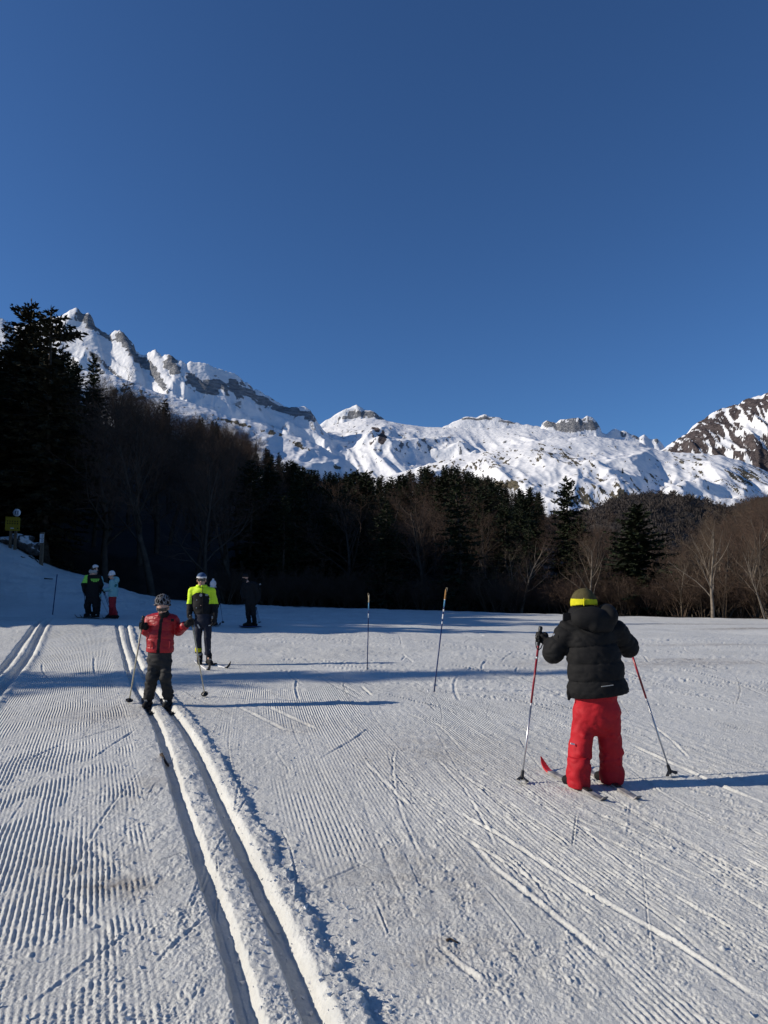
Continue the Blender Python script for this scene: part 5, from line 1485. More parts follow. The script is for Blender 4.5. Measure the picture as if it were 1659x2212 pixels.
# ---- adult in fluorescent yellow and black
C_, YC = figure('adult in fluorescent yellow and black jacket, cap and sunglasses facing the camera', None, (440, 1438))
J = lambda u, v, d=0.0: at(u, v, YC + d)
fl, fr_ = hit(431, 1437), hit(451, 1438)
j = dict(hd=J(435.5, 1253, -.02), nk=J(435, 1268), ch=J(435, 1283), wa=J(437, 1308), hm=J(438.5, 1324), shL=J(415, 1276.5), shR=J(457, 1276.5), elL=J(410.5, 1306, .02), elR=J(464, 1306, .02),
         hpL=J(431, 1340), hpR=J(448, 1340), knL=J(427.5, 1378, -.03), knR=J(448.5, 1377, -.03), anL=fl + V3(-.01, .0, .20), anR=fr_ + V3(-.02, .0, .19), toL=fl + V3(.02, -.15, .03), toR=fr_ + V3(.06, -.14, .03))
j['wrL'], j['wrR'] = J(409, 1331, -.06), J(464.5, 1333, -.06)
Rc, wc = body(C_, j, 1.0, face=(.12, -1, .0), up=(0, 0, 1), hs=1.0)
lips(C_, wc); glasses(C_, Rc, wc)
S = Solid(.01); S.ell(wc(0, -.012, .036), (.083, .102, .088)); S.cut(wc(0, .02, .022), (0, .1, -1)); part('hair', C_, S, [M_HAIR], .007)
beanie(C_, wc(0, -.006, .052), V3(.090, .110, .090), wc(0, .02, .033), [M_BLUEC, M_WHITE], up=unit(V3(0, .12, 1)), zone=lambda C: C[:, 2] < wc(0, 0, .062)[2], h=.007, name='cap')
S = Solid(.004).cap(wc(-.045, .102, .040), wc(.045, .102, .040), .012, flat=((0, 0, 1), .5)); S.cap(wc(-.03, .135, .034), wc(.03, .135, .034), .010, flat=((0, 0, 1), .5), k=.03); part('cap_peak', C_, S, [M_WHITE], .006)
nt_ = trousers(C_, j, [M_NAVY], .158, .090, .066, .052, h=.010, flat=.70, wr=((.006, 8, 14),), top=J(438, 1316))
zY, zS = J(435, 1279.5)[2], J(410, 1304)[2]
def hiv(C):
    x = C[:, 0] - j['ch'][0]; arm = np.abs(x) > .165 - .0 * x
    front = C[:, 2] > zY - .02 * np.abs(x) / .2 - np.clip(np.abs(x) - .08, 0, .2) * .55
    return np.where(np.where(arm, (C[:, 2] < zS), ~front), 1, 0)
jacket(C_, j, [M_HIVIS, M_BLACK2], .170, .165, .172, .072, .062, .050, J(438, 1326), (0, 0, -1), h=.008, flat=.66, wr=((.007, 8, 13), (.003, 20, 30)), zone=hiv, rsh=.070)
S = Solid(.01)
for i in range(10):
    a0_, a1_ = [-1.2 + k_ * 5.5 / 10 for k_ in (i, i + 1)]
    c = J(435.5, 1267.5, -.01); p = [c + V3(math.cos(a) * .078, math.sin(a) * .072, .012) for a in (a0_, a1_)]; S.cap(p[0], p[1], .026)
part('jacket_collar', C_, S, [M_HIVIS], .007)
S = Solid(.01); S.cap(wc(0, -.02, -.10), wc(0, -.03, -.15), .064, .068); part('neck_warmer', C_, S, [M_BLACK2], .008)
S = Solid(.004).cap(J(438, 1268, -.095), J(437, 1279, -.125), .005).cap(J(437, 1279, -.125), J(438, 1325, -.122), .005); part('zip', C_, S, [M_BLACK2], .004)
# marks on the chest: a round badge and a two line badge
bag = Bag().disc(J(434, 1285.5, -.124), (0, 1, .1), .028, .006, 16); bagpart('chest_badge', C_, bag, M_GREYC, False)
for dv in (0, 2.4): stamp(C_, 'chest_lettering', M_GREYC, J(446.5, 1284 + dv, -.120), V3(.026, .006, 0), V3(0, 0, .007))
for uv in ((425, 1296), (424, 1313), (452.5, 1293)): stamp(C_, 'pocket_tab', M_GREYC, J(*uv, -.128), V3(.008, 0, .005), V3(-.003, 0, .008))
for q, (sd, a_) in (('L', (1, .15)), ('R', (-1, -.15))):
    S = Solid(.01); w0 = j['wr' + q]; fd = unit(V3(.1 * sd, -.12, -1)); hand(S, w0, fd, None, 1.1, .75, side=sd * -1, thumb_up=V3(sd * .4, -1, 0)); S.cap(w0 + V3(0, 0, .05), w0, .050, .046, k=.02)
    part('glove', C_, S, [M_BLACK2], .006)
stamp(C_, 'glove_patch', M_GREYC, J(458.5, 1334, -.10), V3(.010, 0, 0), V3(0, 0, .028))
for (a, b_, m_, r_) in ((1399.5, 1407, M_YBAND, .056), (1407, 1410, M_BLACK2, .056), (1410, 1414.5, M_GREYC, .055)):
    bagpart('leg_band', C_, Bag().tube([J(np.interp(v, [1378, 1414], [427.5, 429]), v, np.interp(v, [1378, 1414], [-.03, .03])) for v in (a, (a + b_) / 2, b_)], r_ + .006, 16), m_)
bagpart('leg_band', C_, Bag().tube([J(448.6, v, .025) for v in (1409, 1411, 1414)], .061, 16), M_GREYC)
for k_ in range(3): stamp(C_, 'leg_lettering', M_GREYC, J(452.4, 1396 + 3.8 * k_, -.045), V3(.010, 0, 0), V3(0, 0, .010))
stamp(C_, 'leg_lettering', M_GREYC, J(429, 1353, -.105), V3(.020, 0, -.035), V3(.011, 0, .007)); stamp(C_, 'leg_lettering', M_GREYC, J(453, 1351, -.095), V3(.022, 0, .004), V3(0, 0, .010))
for f, dx in ((fl, .03), (fr_, .07)):
    boot(C_, f + V3(0, 0, .015), f + V3(dx, -.12, .02), [M_BLACK2], 1.05); stamp(C_, 'boot_badge', M_GREYC, f + V3(dx * .7, -.10, .115), V3(.02, 0, 0), V3(0, .016, -.02), .004)
make_ski('ski', 'white topped ski of the adult in yellow, tip in front of the left boot', hit(422, 1430), hit(454, 1451), .055, .13, M_SKIW, 'skis of the adult in yellow', fl, M_SKIB)
make_ski('ski', 'white topped ski of the adult in yellow with its curved tip far to the right', hit(437, 1431), hit(498, 1446), .055, .13, M_SKIW, 'skis of the adult in yellow', fr_, M_SKIB)

# ---- group in the shade: instructor with a green shoulder, companion behind, woman in teal
D_, YD = figure('instructor in black and green jacket seen from behind in the shade', None, (202, 1335))
J = lambda u, v, d=0.0: at(u, v, YD + d)
s_ = YD / 22.0
fl, fr_ = hit(192, 1333.5), hit(208, 1334.5)
j = dict(hd=J(204, 1229), nk=J(201, 1238), ch=J(200.5, 1254), wa=J(200.5, 1275), hm=J(199.5, 1288), shL=J(188.5, 1247), shR=J(212.5, 1247), elL=J(181.5, 1262), elR=J(217.5, 1263, .1),
         wrL=J(183, 1277, .05), wrR=J(216, 1274, .28), hpL=J(193, 1292), hpR=J(206, 1292), knL=J(188.5, 1309, .03), knR=J(207, 1310, .03), anL=fl + V3(0, .0, .12), anR=fr_ + V3(0, .0, .12), toL=fl + V3(-.15, .05, .03), toR=fr_ + V3(-.15, .05, .03))
Rd, wd = body(D_, j, 1.02, .014, face=(.9, .3, -.1))
trousers(D_, j, [M_BLACK2], .185, .115, .105, .085, h=.014, top=J(200, 1284))
zg = J(190, 1246)
jacket(D_, j, [M_BLACK2, M_HIGREEN], .195, .215, .215, .095, .088, .07, J(200, 1291), h=.012, flat=.75, rsh=.095, wr=((.010, 7, 9),), zone=lambda C: ((C[:, 0] < J(191.5, 1250)[0]) & (C[:, 2] > J(190, 1259)[2]) & (C[:, 2] < J(190, 1247)[2] + (C[:, 0] - j['shL'][0]) * .25 + .07)).astype(int))
S = Solid(.02); S.cap(J(197, 1234.5, -.02), J(205, 1234.5, -.02), .075, .07); part('collar', D_, S, [M_GREYC], .012)
S = Solid(.02).ell(wd(0, -.02, .015), (.092, .092, .10)); part('hair', D_, S, [M_HAIR], .012)
beanie(D_, J(206, 1226, 0), V3(.105, .105, .10), J(206, 1227, 0), [M_WHITE], up=unit(V3(-.45, 0, 1)), h=.011, name='cap')
for i_, (dv, w_) in enumerate(((1251.2, .140), (1253.8, .125), (1256, .07))):
    n_l = 9 - 2 * i_
    for q in range(n_l):
        x0 = J(205.3, dv, -.168) + V3((q - (n_l - 1) / 2) * 2 * w_ / n_l, 0, 0); stamp(D_, 'back_lettering', M_HIGREEN, x0, V3(w_ / n_l * .72, 0, 0), V3(0, 0, .012 if q % 2 else .016), .008)
for q in ('L', 'R'):
    S = Solid(.01); hand(S, j['wr' + q], unit(V3(.1, .3, -.6)), None, 1.1, .8); part('glove', D_, S, [M_BLACK2], .009)
for f in (fl, fr_): boot(D_, f, f + V3(-.14, .03, .012), [M_BLACK2], 1.1, .012)
for u_ in (195.5, 207.8): stamp(D_, 'boot_badge', M_GREYC, J(u_, 1328, -.10), V3(.018, 0, 0), V3(0, 0, .016), .006)
make_ski('ski', 'black ski of the instructor in the shade, tip pointing left', hit(215, 1336), hit(160.5, 1334), .07, .10, M_SKIB, 'skis of the group in the shade', fl)
make_ski('ski', 'black ski of the instructor in the shade, the one under the right boot', hit(226, 1338), hit(172, 1335.2), .07, .10, M_SKIB, 'skis of the group in the shade', fr_)
make_pole('ski_pole', 'thin ski pole slanting right from the instructor in the shade', J(209, 1276.5, -.1), hit(236, 1330), M_ALU, 'poles of the group in the shade', .009)
make_pole('ski_pole', 'thin ski pole hanging down beside the left leg of the instructor', J(182, 1274, .1), hit(184.5, 1330), M_POLEB, 'poles of the group in the shade', .009)

H_, YH = figure('skier in pale teal jacket almost hidden behind the instructor in the shade', YD + .75, (209, 1332))
H_.location.z = gz(H_.location.x, H_.location.y)
J = lambda u, v, d=0.0: at(u, v, YH + d)
j = dict(hd=J(206, 1236), nk=J(208, 1246), ch=J(209, 1256), wa=J(209, 1277), hm=J(209, 1287), shL=J(201, 1247), shR=J(217, 1249), elL=J(199, 1266), elR=J(220, 1262), wrL=J(201, 1276), wrR=J(217, 1270.5, -.2),
         hpL=J(205, 1295), hpR=J(212, 1295), knL=J(205, 1312), knR=J(212, 1312), anL=J(205, 1327), anR=J(211, 1327), toL=J(203, 1332), toR=J(209, 1332))
for q in ('toL', 'toR'): j[q][2] = gz(j[q][0], j[q][1]) + .04
body(H_, j, .95, .016, face=(.3, -1, 0))
S = Solid(.02).ell(J(206, 1234, .02), (.095, .10, .105)); part('hat', H_, S, [M_BLACK2], .014)
trousers(H_, j, [M_BLACK2], .15, .09, .075, .065, h=.016, top=J(209, 1284))
jacket(H_, j, [M_TEAL], .15, .155, .165, .08, .072, .06, J(209, 1290), h=.014, rsh=.075)
S = Solid(.01); hand(S, j['wrR'], unit(V3(-.2, -.8, -.2)), None, 1.2, .5); part('glove', H_, S, [M_WHITE], .01)
for q in 'LR': boot(H_, V3(j['to' + q][0], j['to' + q][1], j['to' + q][2] - .03), V3(j['to' + q][0] - .05, j['to' + q][1] - .12, j['to' + q][2] - .03), [M_BLACK2], 1.0, .014)

E_, YE = figure('woman in pale teal jacket, white hat and red trousers in the shade', None, (241, 1337))
J = lambda u, v, d=0.0: at(u, v, YE + d)
fl, fr_ = hit(235, 1335.5), hit(244, 1336)
j = dict(hd=J(240.5, 1243), nk=J(244, 1251.5), ch=J(245, 1260), wa=J(245.5, 1277), hm=J(244, 1286), shL=J(241, 1257, -.12), shR=J(246, 1257, .12), elL=J(240, 1272, -.14), elR=J(241, 1272, .1), wrL=J(227, 1274, -.1), wrR=J(228, 1275, .1),
         hpL=J(241, 1292, -.06), hpR=J(245, 1292, .06), knL=J(241.5, 1311, -.07), knR=J(244, 1311, .07), anL=fl + V3(.08, .0, .12), anR=fr_ + V3(.07, .0, .12), toL=fl + V3(-.1, 0, .03), toR=fr_ + V3(-.1, 0, .03))
Re, we = body(E_, j, .95, .014, face=(-1, -.1, -.35), up=(-.2, 0, 1))
trousers(E_, j, [M_DRED], .125, .092, .085, .082, h=.013, flat=.95, top=J(244, 1283), wr=((.006, 8, 12),))
jacket(E_, j, [M_TEAL], .135, .14, .155, .078, .072, .058, J(244, 1289), h=.012, flat=1.1, rsh=.07)
S = Solid(.02); S.ell(J(252, 1253), (.085, .10, .11)); S.cap(J(250, 1247), J(243, 1249), .03, .05); part('hood', E_, S, [M_TEAL], .012)
S = Solid(.02); S.ell(J(249.5, 1266), (.07, .13, .13)); part('small_backpack', E_, S, [M_TEALD], .012)
hE = J(241.8, 1240)
beanie(E_, hE, V3(.105, .10, .12), J(241.5, 1243.5), [M_WHITE], up=unit(V3(-.28, 0, 1)), h=.011, fold=.03)
S = Solid(.01).cap(we(-.03, .1, .01), we(.03, .1, .01), .03); part('goggles', E_, S, [M_PLASTIC], .01)
for q in 'LR':
    S = Solid(.01); hand(S, j['wr' + q], unit(V3(-1, 0, -.2)), None, 1.15, .8); part('glove', E_, S, [M_BLACK2], .009)
for f in (fl, fr_): boot(E_, f + V3(.09, 0, 0), f + V3(-.1, 0, .012), [M_BLACK2], 1.1, .012)
make_ski('ski', 'black ski under the woman in teal and red', hit(252, 1337.3), hit(220, 1336), .07, .08, M_SKIB, 'skis of the group in the shade', fl)
make_ski('ski', 'black ski behind the front one of the woman in teal and red', hit(256, 1336.2), hit(226, 1334.6), .07, .08, M_SKIB, 'skis of the group in the shade', fr_)
make_pole('ski_pole', 'dark ski pole crossing the red trousers of the woman in teal', J(223, 1273, -.12), hit(249, 1336), M_POLEB, 'poles of the group in the shade', .009)
make_pole('ski_pole', 'dark ski pole of the woman in teal, left of the one crossing her trousers', J(222, 1274, .1), hit(243, 1333.5), M_POLEB, 'poles of the group in the shade', .009)

# ---- skier with a pale bobble hat behind the adult in yellow
F_, YF = figure('dark dressed skier with pale blue beanie, half hidden behind the adult in yellow', None, (460, 1352))
J = lambda u, v, d=0.0: at(u, v, YF + d)
fl, fr_ = hit(456, 1351.5), hit(464, 1351.5)
j = dict(hd=J(460, 1263.5), nk=J(460, 1271), ch=J(460, 1281), wa=J(460, 1298), hm=J(460, 1308), shL=J(451, 1276), shR=J(468, 1276), elL=J(449, 1291), elR=J(471, 1291), wrL=J(451, 1304, .1), wrR=J(471.5, 1304, .1),
         hpL=J(456, 1314), hpR=J(464, 1314), knL=J(456, 1330), knR=J(464, 1330), anL=fl + V3(0, .0, .12), anR=fr_ + V3(0, .0, .12), toL=fl + V3(.02, .12, .04), toR=fr_ + V3(.02, .12, .04))
body(F_, j, .95, .016, face=(.1, 1, 0))
trousers(F_, j, [M_BLACK2], .15, .09, .08, .07, h=.015, top=J(460, 1304))
jacket(F_, j, [M_BLACK2], .15, .155, .165, .078, .07, .06, J(460, 1311), h=.013, rsh=.075)
beanie(F_, J(460.3, 1261.5), V3(.10, .11, .13), J(460.3, 1269), [M_WHITE], h=.011, fold=.03, pompom=(J(460.5, 1251.8), .035))
for q in 'LR':
    S = Solid(.01); hand(S, j['wr' + q], unit(V3(0, .4, -1)), None, 1.1, .8); part('glove', F_, S, [M_BLACK2], .01)
for f in (fl, fr_): boot(F_, f, f + V3(.02, .12, .012), [M_BLACK2], 1.05, .013)
make_ski('ski', 'dark ski of the skier with pale blue beanie, left of the two', hit(454, 1352.5), hit(466, 1348.5), .06, .08, M_SKIB, 'skis of the half hidden skier', fl)
make_ski('ski', 'dark ski of the skier with pale blue beanie, right of the two', hit(462, 1352.5), hit(476, 1350), .06, .08, M_SKIB, 'skis of the half hidden skier', fr_)
make_pole('ski_pole', 'slim ski pole right of the skier with pale blue beanie', J(472.5, 1280, .05), hit(481.5, 1346), M_POLEB, 'poles of the half hidden skier', .009)

# ---- dark figure with a backpack
K_, YK = figure('dark figure in black with a backpack standing on snowshoes in the shade', None, (542, 1357))
J = lambda u, v, d=0.0: at(u, v, YK + d)
fl, fr_ = hit(537, 1355.5), hit(549, 1355.5)
j = dict(hd=J(529.5, 1248), nk=J(533, 1258), ch=J(537, 1270), wa=J(540, 1290), hm=J(541, 1302), shL=J(528, 1263), shR=J(547, 1262), elL=J(523.5, 1278), elR=J(555, 1280), wrL=J(526, 1291, -.1), wrR=J(556, 1298, .02),
         hpL=J(536, 1308), hpR=J(546, 1308), knL=J(536, 1327), knR=J(547.5, 1327), anL=fl + V3(0.02, .0, .15), anR=fr_ + V3(.02, .0, .15), toL=fl + V3(-.14, 0, .04), toR=fr_ + V3(-.14, 0, .04))
Rk, wk = body(K_, j, 1.0, .014, face=(-1, -.35, -.15), up=(-.1, 0, 1))
trousers(K_, j, [M_BLACK2], .155, .098, .078, .066, h=.013, top=J(541, 1297))
jacket(K_, j, [M_BLACK2], .17, .18, .185, .088, .08, .065, J(541, 1309), h=.012, flat=.9, rsh=.085)
S = Solid(.02).cap(wk(0, .03, -.06), wk(0, -.01, -.14), .07, .075).ell(wk(0, .03, -.035), (.085, .085, .05)); part('neck_warmer', K_, S, [M_BLACK2], .012)  # added black wrap, covers the face to make it dark as in deep shade
beanie(K_, wk(0, -.005, .03), V3(.098, .100, .10), wk(0, 0, .02), [M_BLACK2], h=.011)
S = Solid(.02).cap(J(551, 1265, .08), J(556, 1290, .08), .11, .12).cap(J(560, 1270, .05), J(560, 1284, .05), .05, .05); part('backpack', K_, S, [M_BLACK], .012)
stamp(K_, 'backpack_tab', M_GREYC, J(562, 1262, -.02), V3(.02, 0, .012), V3(-.008, 0, .015), .008)
for q in 'LR':
    S = Solid(.01); hand(S, j['wr' + q], unit(V3(-.2, -.2, -1)), None, 1.1, .8); part('glove', K_, S, [M_BLACK2], .01)
for f in (fl, fr_): boot(K_, f + V3(0, 0, .03), f + V3(-.15, -.02, .04), [M_BLACK2], 1.15, .012)
for lab, f in (('dark blue snowshoe under the left boot of the dark figure', fl), ('dark blue snowshoe under the right boot of the dark figure', fr_)):
    t = thing('snowshoe', lab, 'snowshoe', f, 'snowshoes of the dark figure')
    b = Bag(); n = 20; an = np.linspace(0, 2 * math.pi, n + 1)
    b.tube([f + V3(-.04 + math.cos(a) * .27, math.sin(a) * .10, .035 + .05 * max(0, -math.cos(a) - .6)) for a in an], .014, 6, False); bagpart('frame', t, b, M_POLEB)
    d_ = Bag(); d_.box(f + V3(-.04, 0, .03), V3(.20, 0, 0), V3(0, .085, 0), V3(0, 0, .005)); bagpart('deck', t, d_, M_PLASTIC, False)
make_pole('ski_pole', 'dark pole behind the legs of the dark figure, left of its two poles', J(552, 1315, .1), hit(559.5, 1347), M_POLEB, 'poles of the dark figure', .009, gl=.1)
make_pole('ski_pole', 'dark pole of the dark figure, the one farther to the right', J(553.5, 1312, .1), hit(562, 1346), M_POLEB, 'poles of the dark figure', .009, gl=.1)
# ------------------------------------------------------------------ marker poles, signs, stone, small things
def marker(label, top, foot, rad, segs, tipm, hook=None):
    b = foot
    r = thing('marker_pole', label, 'marker pole', b, 'marker poles')
    d = top - foot; L = np.linalg.norm(d); d = d / L
    P = lambda t: foot + d * L * t
    for t0, t1, m, k in segs:
        bagpart('band' if k else 'shaft', r, Bag().tube([P(t0), P((t0 + t1) / 2), P(t1)], [rad * (1.0 + (.12 if k == 2 else 0))] * 3, 10), m)
    if tipm is not None:
        g = Bag().tube([P(t) for t in (.90, .905, .94, .985, 1.0)], [rad * .9, rad * 1.25, rad * 1.1, rad * 1.15, rad * .5], 10); bagpart('grip', r, g, tipm)
        q = unit(np.cross(d, V3(0, 1, 0)))
        n = 12; an = np.linspace(0, 2 * math.pi, n)
        if hook: bagpart('strap_loop', r, Bag().tube([P(.985) + q * (math.sin(a) * .012 + hook * (1 - math.cos(a)) * .006) + d * ((1 - math.cos(a)) * .04 - .03) for a in an], .003, 5, False), M_IVORY)
    h = Bag(); n = 22; rr = np.random.default_rng(int(abs(foot[0]) * 100))
    for k in range(9):
        a = rr.random() * 6.28; c = foot + V3(math.cos(a), math.sin(a), 0) * (.03 + .05 * rr.random()); s_ = .012 + .02 * rr.random()
        v = [c + V3(*(rr.normal(size=3) * s_)) for _ in range(4)]; h.add(v, [], [[0, 1, 2], [0, 2, 3], [0, 3, 1], [1, 3, 2]])
    bagpart('snow_crumbs', r, h, M_SNOWB, False)
    return r
p0 = hit(793, 1450); marker('thin dark blue marker pole with ivory top, left one of the two on the piste', at(797, 1285, p0[1]), p0 - V3(0, 0, .03), .0095, [(0, .62, M_POLEB, 0), (.62, .70, M_POLEB, 0), (.70, .76, M_WHITE, 1), (.76, .80, M_POLEB, 1), (.80, .90, M_POLELB, 1)], M_IVORY, 1)
p0 = hit(937, 1495); top_ = at(963.5, 1273, p0[1])
bands = [(0, .62, M_POLEB, 0)]
for i in range(9): bands.append((.62 + i * .0235, .62 + (i + 1) * .0235, (M_WHITE if i in (2, 4, 5, 7) else M_POLEB), 1))
bands += [(.8315, .895, M_POLELB, 1), (.895, .905, M_WHITE, 2)]
marker('leaning dark blue marker pole with tan grip, right one of the two on the piste', top_, p0 - V3(0, 0, .03), .0100, bands, M_TAN, -1)
p0 = hit(113.4, 1328); marker('plain dark marker pole leaning on the shaded snow left of the instructor', at(123.5, 1240.7, p0[1]), p0 - V3(0, 0, .03), .016, [(0, 1, M_POLEB, 0)], None)

M_WOOD = mat('weathered_wood_post', (0.16, 0.12, 0.085), rough=0.85, spec=0.1, var=0.3, scale=6)
M_YSIGN = mat('yellow_sign_paint', (0.30, 0.225, 0.022), rough=0.5, var=0.08)
M_WSIGN = mat('white_sign_paint', (0.72, 0.74, 0.76), rough=0.5, var=0.05)
M_INK = mat('black_sign_ink', (0.012, 0.012, 0.012), rough=0.6, var=0.05)
M_BINK = mat('blue_grey_sign_ink', (0.06, 0.10, 0.17), rough=0.6, var=0.1)
b = hit(25, 1184); YS = b[1]
S_ = lambda u, v, d=0.0: at(u, v, YS + d)
px = YS / F
t = thing('sign_board', 'yellow notice board with two rows of black symbols on two wooden posts', 'sign', b)
for u in (19.5, 30):
    f = S_(u, 1187); zt = S_(u, 1118)[2]
    bagpart('post', t, Bag().box(V3(f[0], YS + .08, (f[2] + zt) / 2), V3(2.3 * px, 0, 0), V3(0, .05, 0), V3(0, 0, (zt - f[2]) / 2)), M_WOOD, False)
tilt = V3(1, 0, -.045)
c = S_(27.4, 1131.5)
bagpart('board', t, Bag().box(c, tilt * 15.0 * px, V3(0, .012, 0), V3(-.05, 0, 1) * 14.3 * px), M_YSIGN, False)
fr = Bag()
for s in (-1, 1):
    fr.box(c + V3(0, -.004, 0) + s * V3(-.05, 0, 1) * 14.3 * px, tilt * 15.4 * px, V3(0, .018, 0), V3(0, 0, .7 * px)); fr.box(c + V3(0, -.004, 0) + s * tilt * 15.0 * px, V3(.6 * px, 0, 0), V3(0, .0175, 0), V3(0, 0, 1) * 13.6 * px)
bagpart('board_frame', t, fr, M_YSIGN, False)
for rw in (0, 1):
    for k in range(5):
        cc = c + tilt * ((k - 2) * 5.45 - .2) * px + V3(0, -.0155, 0) + V3(0, 0, 1) * (5.6 - 5.1 * rw) * px
        y = Bag(); n = 7 + k; an = np.linspace(0, 2 * math.pi, n, endpoint=False) + rw
        rr = [(1.9 if (i + k + rw) % 2 else 1.25) * px for i in range(n)]
        V = [cc + V3(math.cos(a) * r_, 0, math.sin(a) * r_) for a, r_ in zip(an, rr)] + [cc]
        y.add(V, [], [[n, i, (i + 1) % n] for i in range(n)]); bagpart('symbol', t, y, M_INK, False)
bagpart('notice_strip', t, Bag().box(c + V3(0, -.015, 0) + V3(-.4 * px, 0, -9.6 * px), tilt * 3.6 * px, V3(0, .002, 0), V3(0, 0, .9 * px)), M_WSIGN, False)
bagpart('symbol', t, Bag().disc(c + V3(11.5 * px, -.015, -9.8 * px), (0, 1, 0), 1.4 * px, .004, 12), M_INK, False)
t = thing('round_sign', 'round white sign with dark emblem above the yellow notice board', 'sign', S_(36.4, 1118, .06))
c = S_(36.4, 1107.5, .05)
bagpart('disc', t, Bag().disc(c, (0, 1, 0), 8.3 * px, .02, 32), M_WSIGN)
q = Bag()
for (x, z, w, h_) in ((-2.6, 0, 1.1, 2.6), (2.6, 0, 1.1, 2.6), (0, 3.5, 4.3, .55), (0, -3.4, 4.3, .6), (1.6, -1.6, 1.2, .5)): q.box(c + V3(x * px, -.013, z * px), V3(w * px, 0, 0), V3(0, .002, 0), V3(0, 0, h_ * px))
bagpart('emblem', t, q, M_BINK, False)
q = Bag().box(c + V3(-.2 * px, -.0155, -.3 * px), V3(.7 * px, 0, 0), V3(0, .002, 0), V3(0, 0, 2.5 * px)).box(c + V3(.8 * px, -.0155, -2.2 * px), V3(1.2 * px, 0, 0), V3(0, .0015, 0), V3(0, 0, .6 * px)); bagpart('emblem_figure', t, q, M_WSIGN, False)
f = S_(33, 1146, .06); bagpart('post', t, Bag().tube([S_(34, 1186, .12), S_(36, 1118, .07)], .03, 8), M_WOOD)
b = hit(89.5, 1218); YP = b[1]; px = YP / F
P_ = lambda u, v, d=0.0: at(u, v, YP + d)
t = thing('trail_post', 'slim wooden trail post with two white plates near the big fir trunk', 'trail post', b)
x0 = P_(90.3, 1180)[0]; z0, z1 = b[2] - .1, P_(90, 1149.5)[2]
bagpart('post', t, Bag().box(V3(x0, YP + .02, (z0 + z1) / 2), V3(3.4 * px, 0, 0), V3(0, .06, 0), V3(0, 0, (z1 - z0) / 2)), M_WOOD, False)
for v0, v1 in ((1153.5, 1162.8), (1163.6, 1172.8)):
    a_, c_ = P_(90.3, v0), P_(90.3, v1); m = (a_ + c_) / 2
    bagpart('plate', t, Bag().box(V3(x0, YP - .05, m[2]), V3(4.0 * px, 0, 0), V3(0, .008, 0), V3(0, 0, (a_[2] - c_[2]) / 2)), M_WSIGN, False)
    for k in range(3): bagpart('plate_lettering', t, Bag().box(V3(x0 + 1.2 * px, YP - .0605, m[2] + (k - 1) * 2.4 * px), V3((1.4 - .3 * (k == 1)) * px, 0, 0), V3(0, .002, 0), V3(0, 0, .6 * px)), M_BINK, False)
# boulder with snow patches behind the signs
def rock_material():
    m = mat('dark_stone_with_snow', (0.085, 0.078, 0.075), rough=0.9, spec=0.1, var=0.5, scale=3, bump=.03, bscale=9)
    nt = m.node_tree; N, L = nt.nodes, nt.links; bs = N['Principled BSDF']
    src = bs.inputs['Base Color'].links[0].from_socket
    tc = N.new('ShaderNodeTexCoord'); no = N.new('ShaderNodeTexNoise'); no.inputs['Scale'].default_value = 3.2; no.inputs['Detail'].default_value = 5; L.new(tc.outputs['Object'], no.inputs['Vector'])
    ge = N.new('ShaderNodeNewGeometry'); sp = N.new('ShaderNodeSeparateXYZ'); L.new(ge.outputs['Normal'], sp.inputs[0])
    ad = N.new('ShaderNodeMath'); ad.operation = 'MULTIPLY_ADD'; L.new(sp.outputs['Z'], ad.inputs[0]); ad.inputs[1].default_value = .22; L.new(no.outputs['Fac'], ad.inputs[2])
    mr = N.new('ShaderNodeMapRange'); mr.inputs[1].default_value = .58; mr.inputs[2].default_value = .64; L.new(ad.outputs[0], mr.inputs[0])
    mx = N.new('ShaderNodeMix'); mx.data_type = 'RGBA'; L.new(mr.outputs[0], mx.inputs[0]); L.new(src, mx.inputs[6]); mx.inputs[7].default_value = (.62, .62, .61, 1); L.new(mx.outputs[2], bs.inputs['Base Color'])
    return m
M_ROCKS = rock_material()
def rock(label, u, v, Y, r, seed, group=None, ang=-.6):
    c = at(u, v, Y); rr = np.random.default_rng(seed)
    S = Solid(.05); R = np.array([[math.cos(ang), 0, -math.sin(ang)], [0, 1, 0], [math.sin(ang), 0, math.cos(ang)]]).T
    S.ell(c, r, R=R)
    for k in range(5): S.ell(c + R.T @ (rr.uniform(-.75, .75, 3) * r), np.asarray(r) * rr.uniform(.3, .55), k=.04)
    V, Q = S.build(max(r) * .035, [(max(r) * .11, 2.2 / max(r), 2.2 / max(r)), (max(r) * .06, 5 / max(r), 5 / max(r))])
    o = obj('boulder', mesh_from('boulder', V - c, [Q], M_ROCKS, None, False)); o.location = c
    return tag(o, label, 'boulder', group)
rock('dark boulder streaked with snow sloping down between the signs', 52, 1174, YS + 1.0, (.80, .5, .34), 4, ang=-.62)
rock('low snowy stone behind the posts of the yellow notice board', 9, 1169, YS + 1.0, (.45, .4, .22), 9, ang=.1)
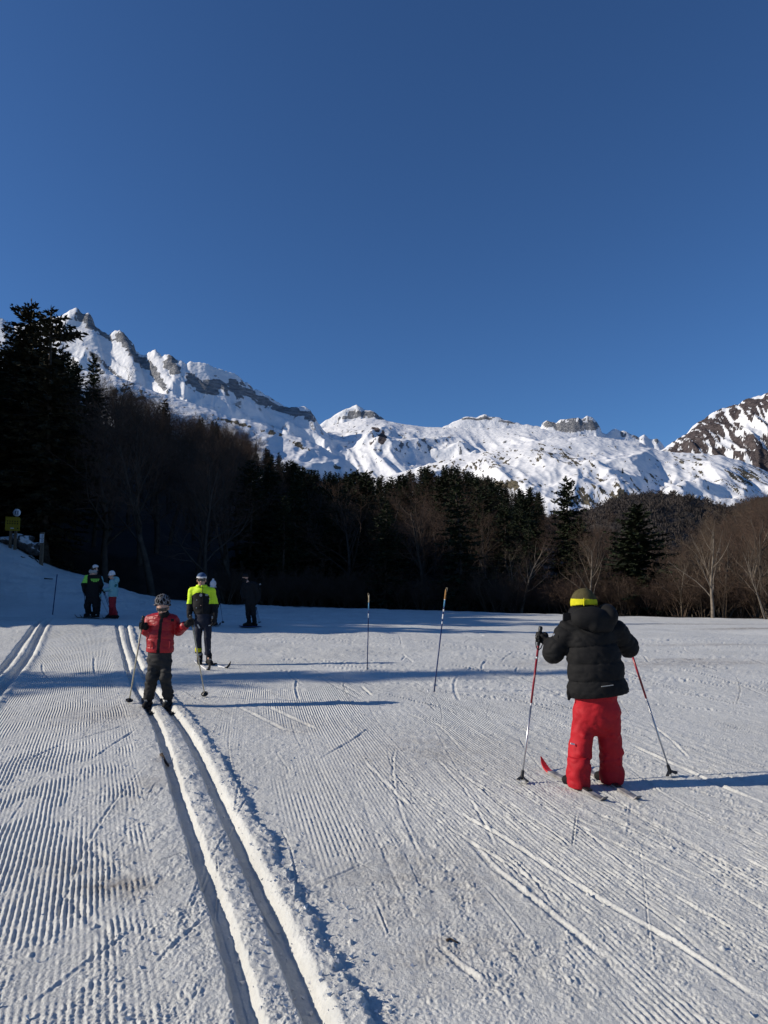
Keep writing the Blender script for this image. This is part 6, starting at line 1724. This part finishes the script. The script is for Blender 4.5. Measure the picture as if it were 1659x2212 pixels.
# sticks and bare roots on the shaded bank, bits lying on the piste
M_STICK = mat('dead_stick', (0.06, 0.045, 0.035), rough=0.9, var=0.3)
def stick(label, pts, r, cat='stick', group=None):
    P = np.array([hit(u, v) for u, v in pts]); c = P.mean(0)
    for p in P: p[2] = gz(p[0], p[1]) + r * .8
    o = obj('stick', Bag().tube(P, np.linspace(r, r * .5, len(P)), 6).mesh('stick', M_STICK, True, c)); o.location = c
    return tag(o, label, cat, group)
stick('dark curved branch on the shaded bank left of the trail post', [(63, 1203), (70, 1205), (76, 1207), (82, 1213), (87, 1214)], .035)
stick('short dark stick on the shaded bank below the boulder', [(45, 1203), (50, 1205), (54, 1206)], .03)
stick('flat dark branch lying on the shaded snow left of the leaning marker pole', [(96, 1252), (104, 1252.5), (114, 1253)], .035)
stick('tiny dark lump at the top of the shaded bank right of the big trunk', [(138, 1223.5), (142, 1224)], .03)
stick('curled dark twig lying on the corduroy at the bottom of the picture', [(965, 2035), (972, 2031), (980, 2034), (990, 2037)], .006)
stick('dark clump of bark by the left groove below the child in red', [(348, 1634), (356, 1637), (364, 1645)], .018)
stick('dark pebble sized bit on the sunlit snow near the right end of the piste', [(1347, 1383), (1353, 1383.5)], .02)
stick('thin dark twig standing out of the snow left of the red trousers', [(1232, 1490), (1233, 1497)], .006)
# loose snow kicked up along the tracks
rs = np.random.default_rng(9); cb = Bag()
Vs, Ts = [], []
for i in range(2600):
    y = 2.6 + 8 * rs.random() ** 1.6; wh = rs.random()
    if wh < .55: x = float(eval_line(G2, np.array([y]))[0]) + .17 + .10 * rs.normal()
    elif wh < .75: x = float((eval_line(G1, np.array([y]))[0] + eval_line(G2, np.array([y]))[0]) / 2) + .05 * rs.normal()
    elif wh < .85: x = float(eval_line(G1, np.array([y]))[0]) - .25 - .15 * abs(rs.normal())
    else: x = (-.55 + 1.1 * rs.random()) * y
    s = .002 + .006 * rs.random() ** 4
    c = V3(x, y, gz(x, y) + s * .5)
    v = np.array([[1, 1, 1], [1, -1, -1], [-1, 1, -1], [-1, -1, 1]]) * s + rs.normal(size=(4, 3)) * s * .5 + c
    k = len(Vs) * 4; Vs.append(v); Ts += [[k, k + 1, k + 2], [k, k + 3, k + 1], [k, k + 2, k + 3], [k + 1, k + 3, k + 2]]
o = obj('snow_crumbs', mesh_from('snow_crumbs', np.vstack(Vs), [np.array(Ts)], M_SNOWB, None, False)); tag(o, 'loose snow crumbs along the tracks', 'snow', kind='stuff')
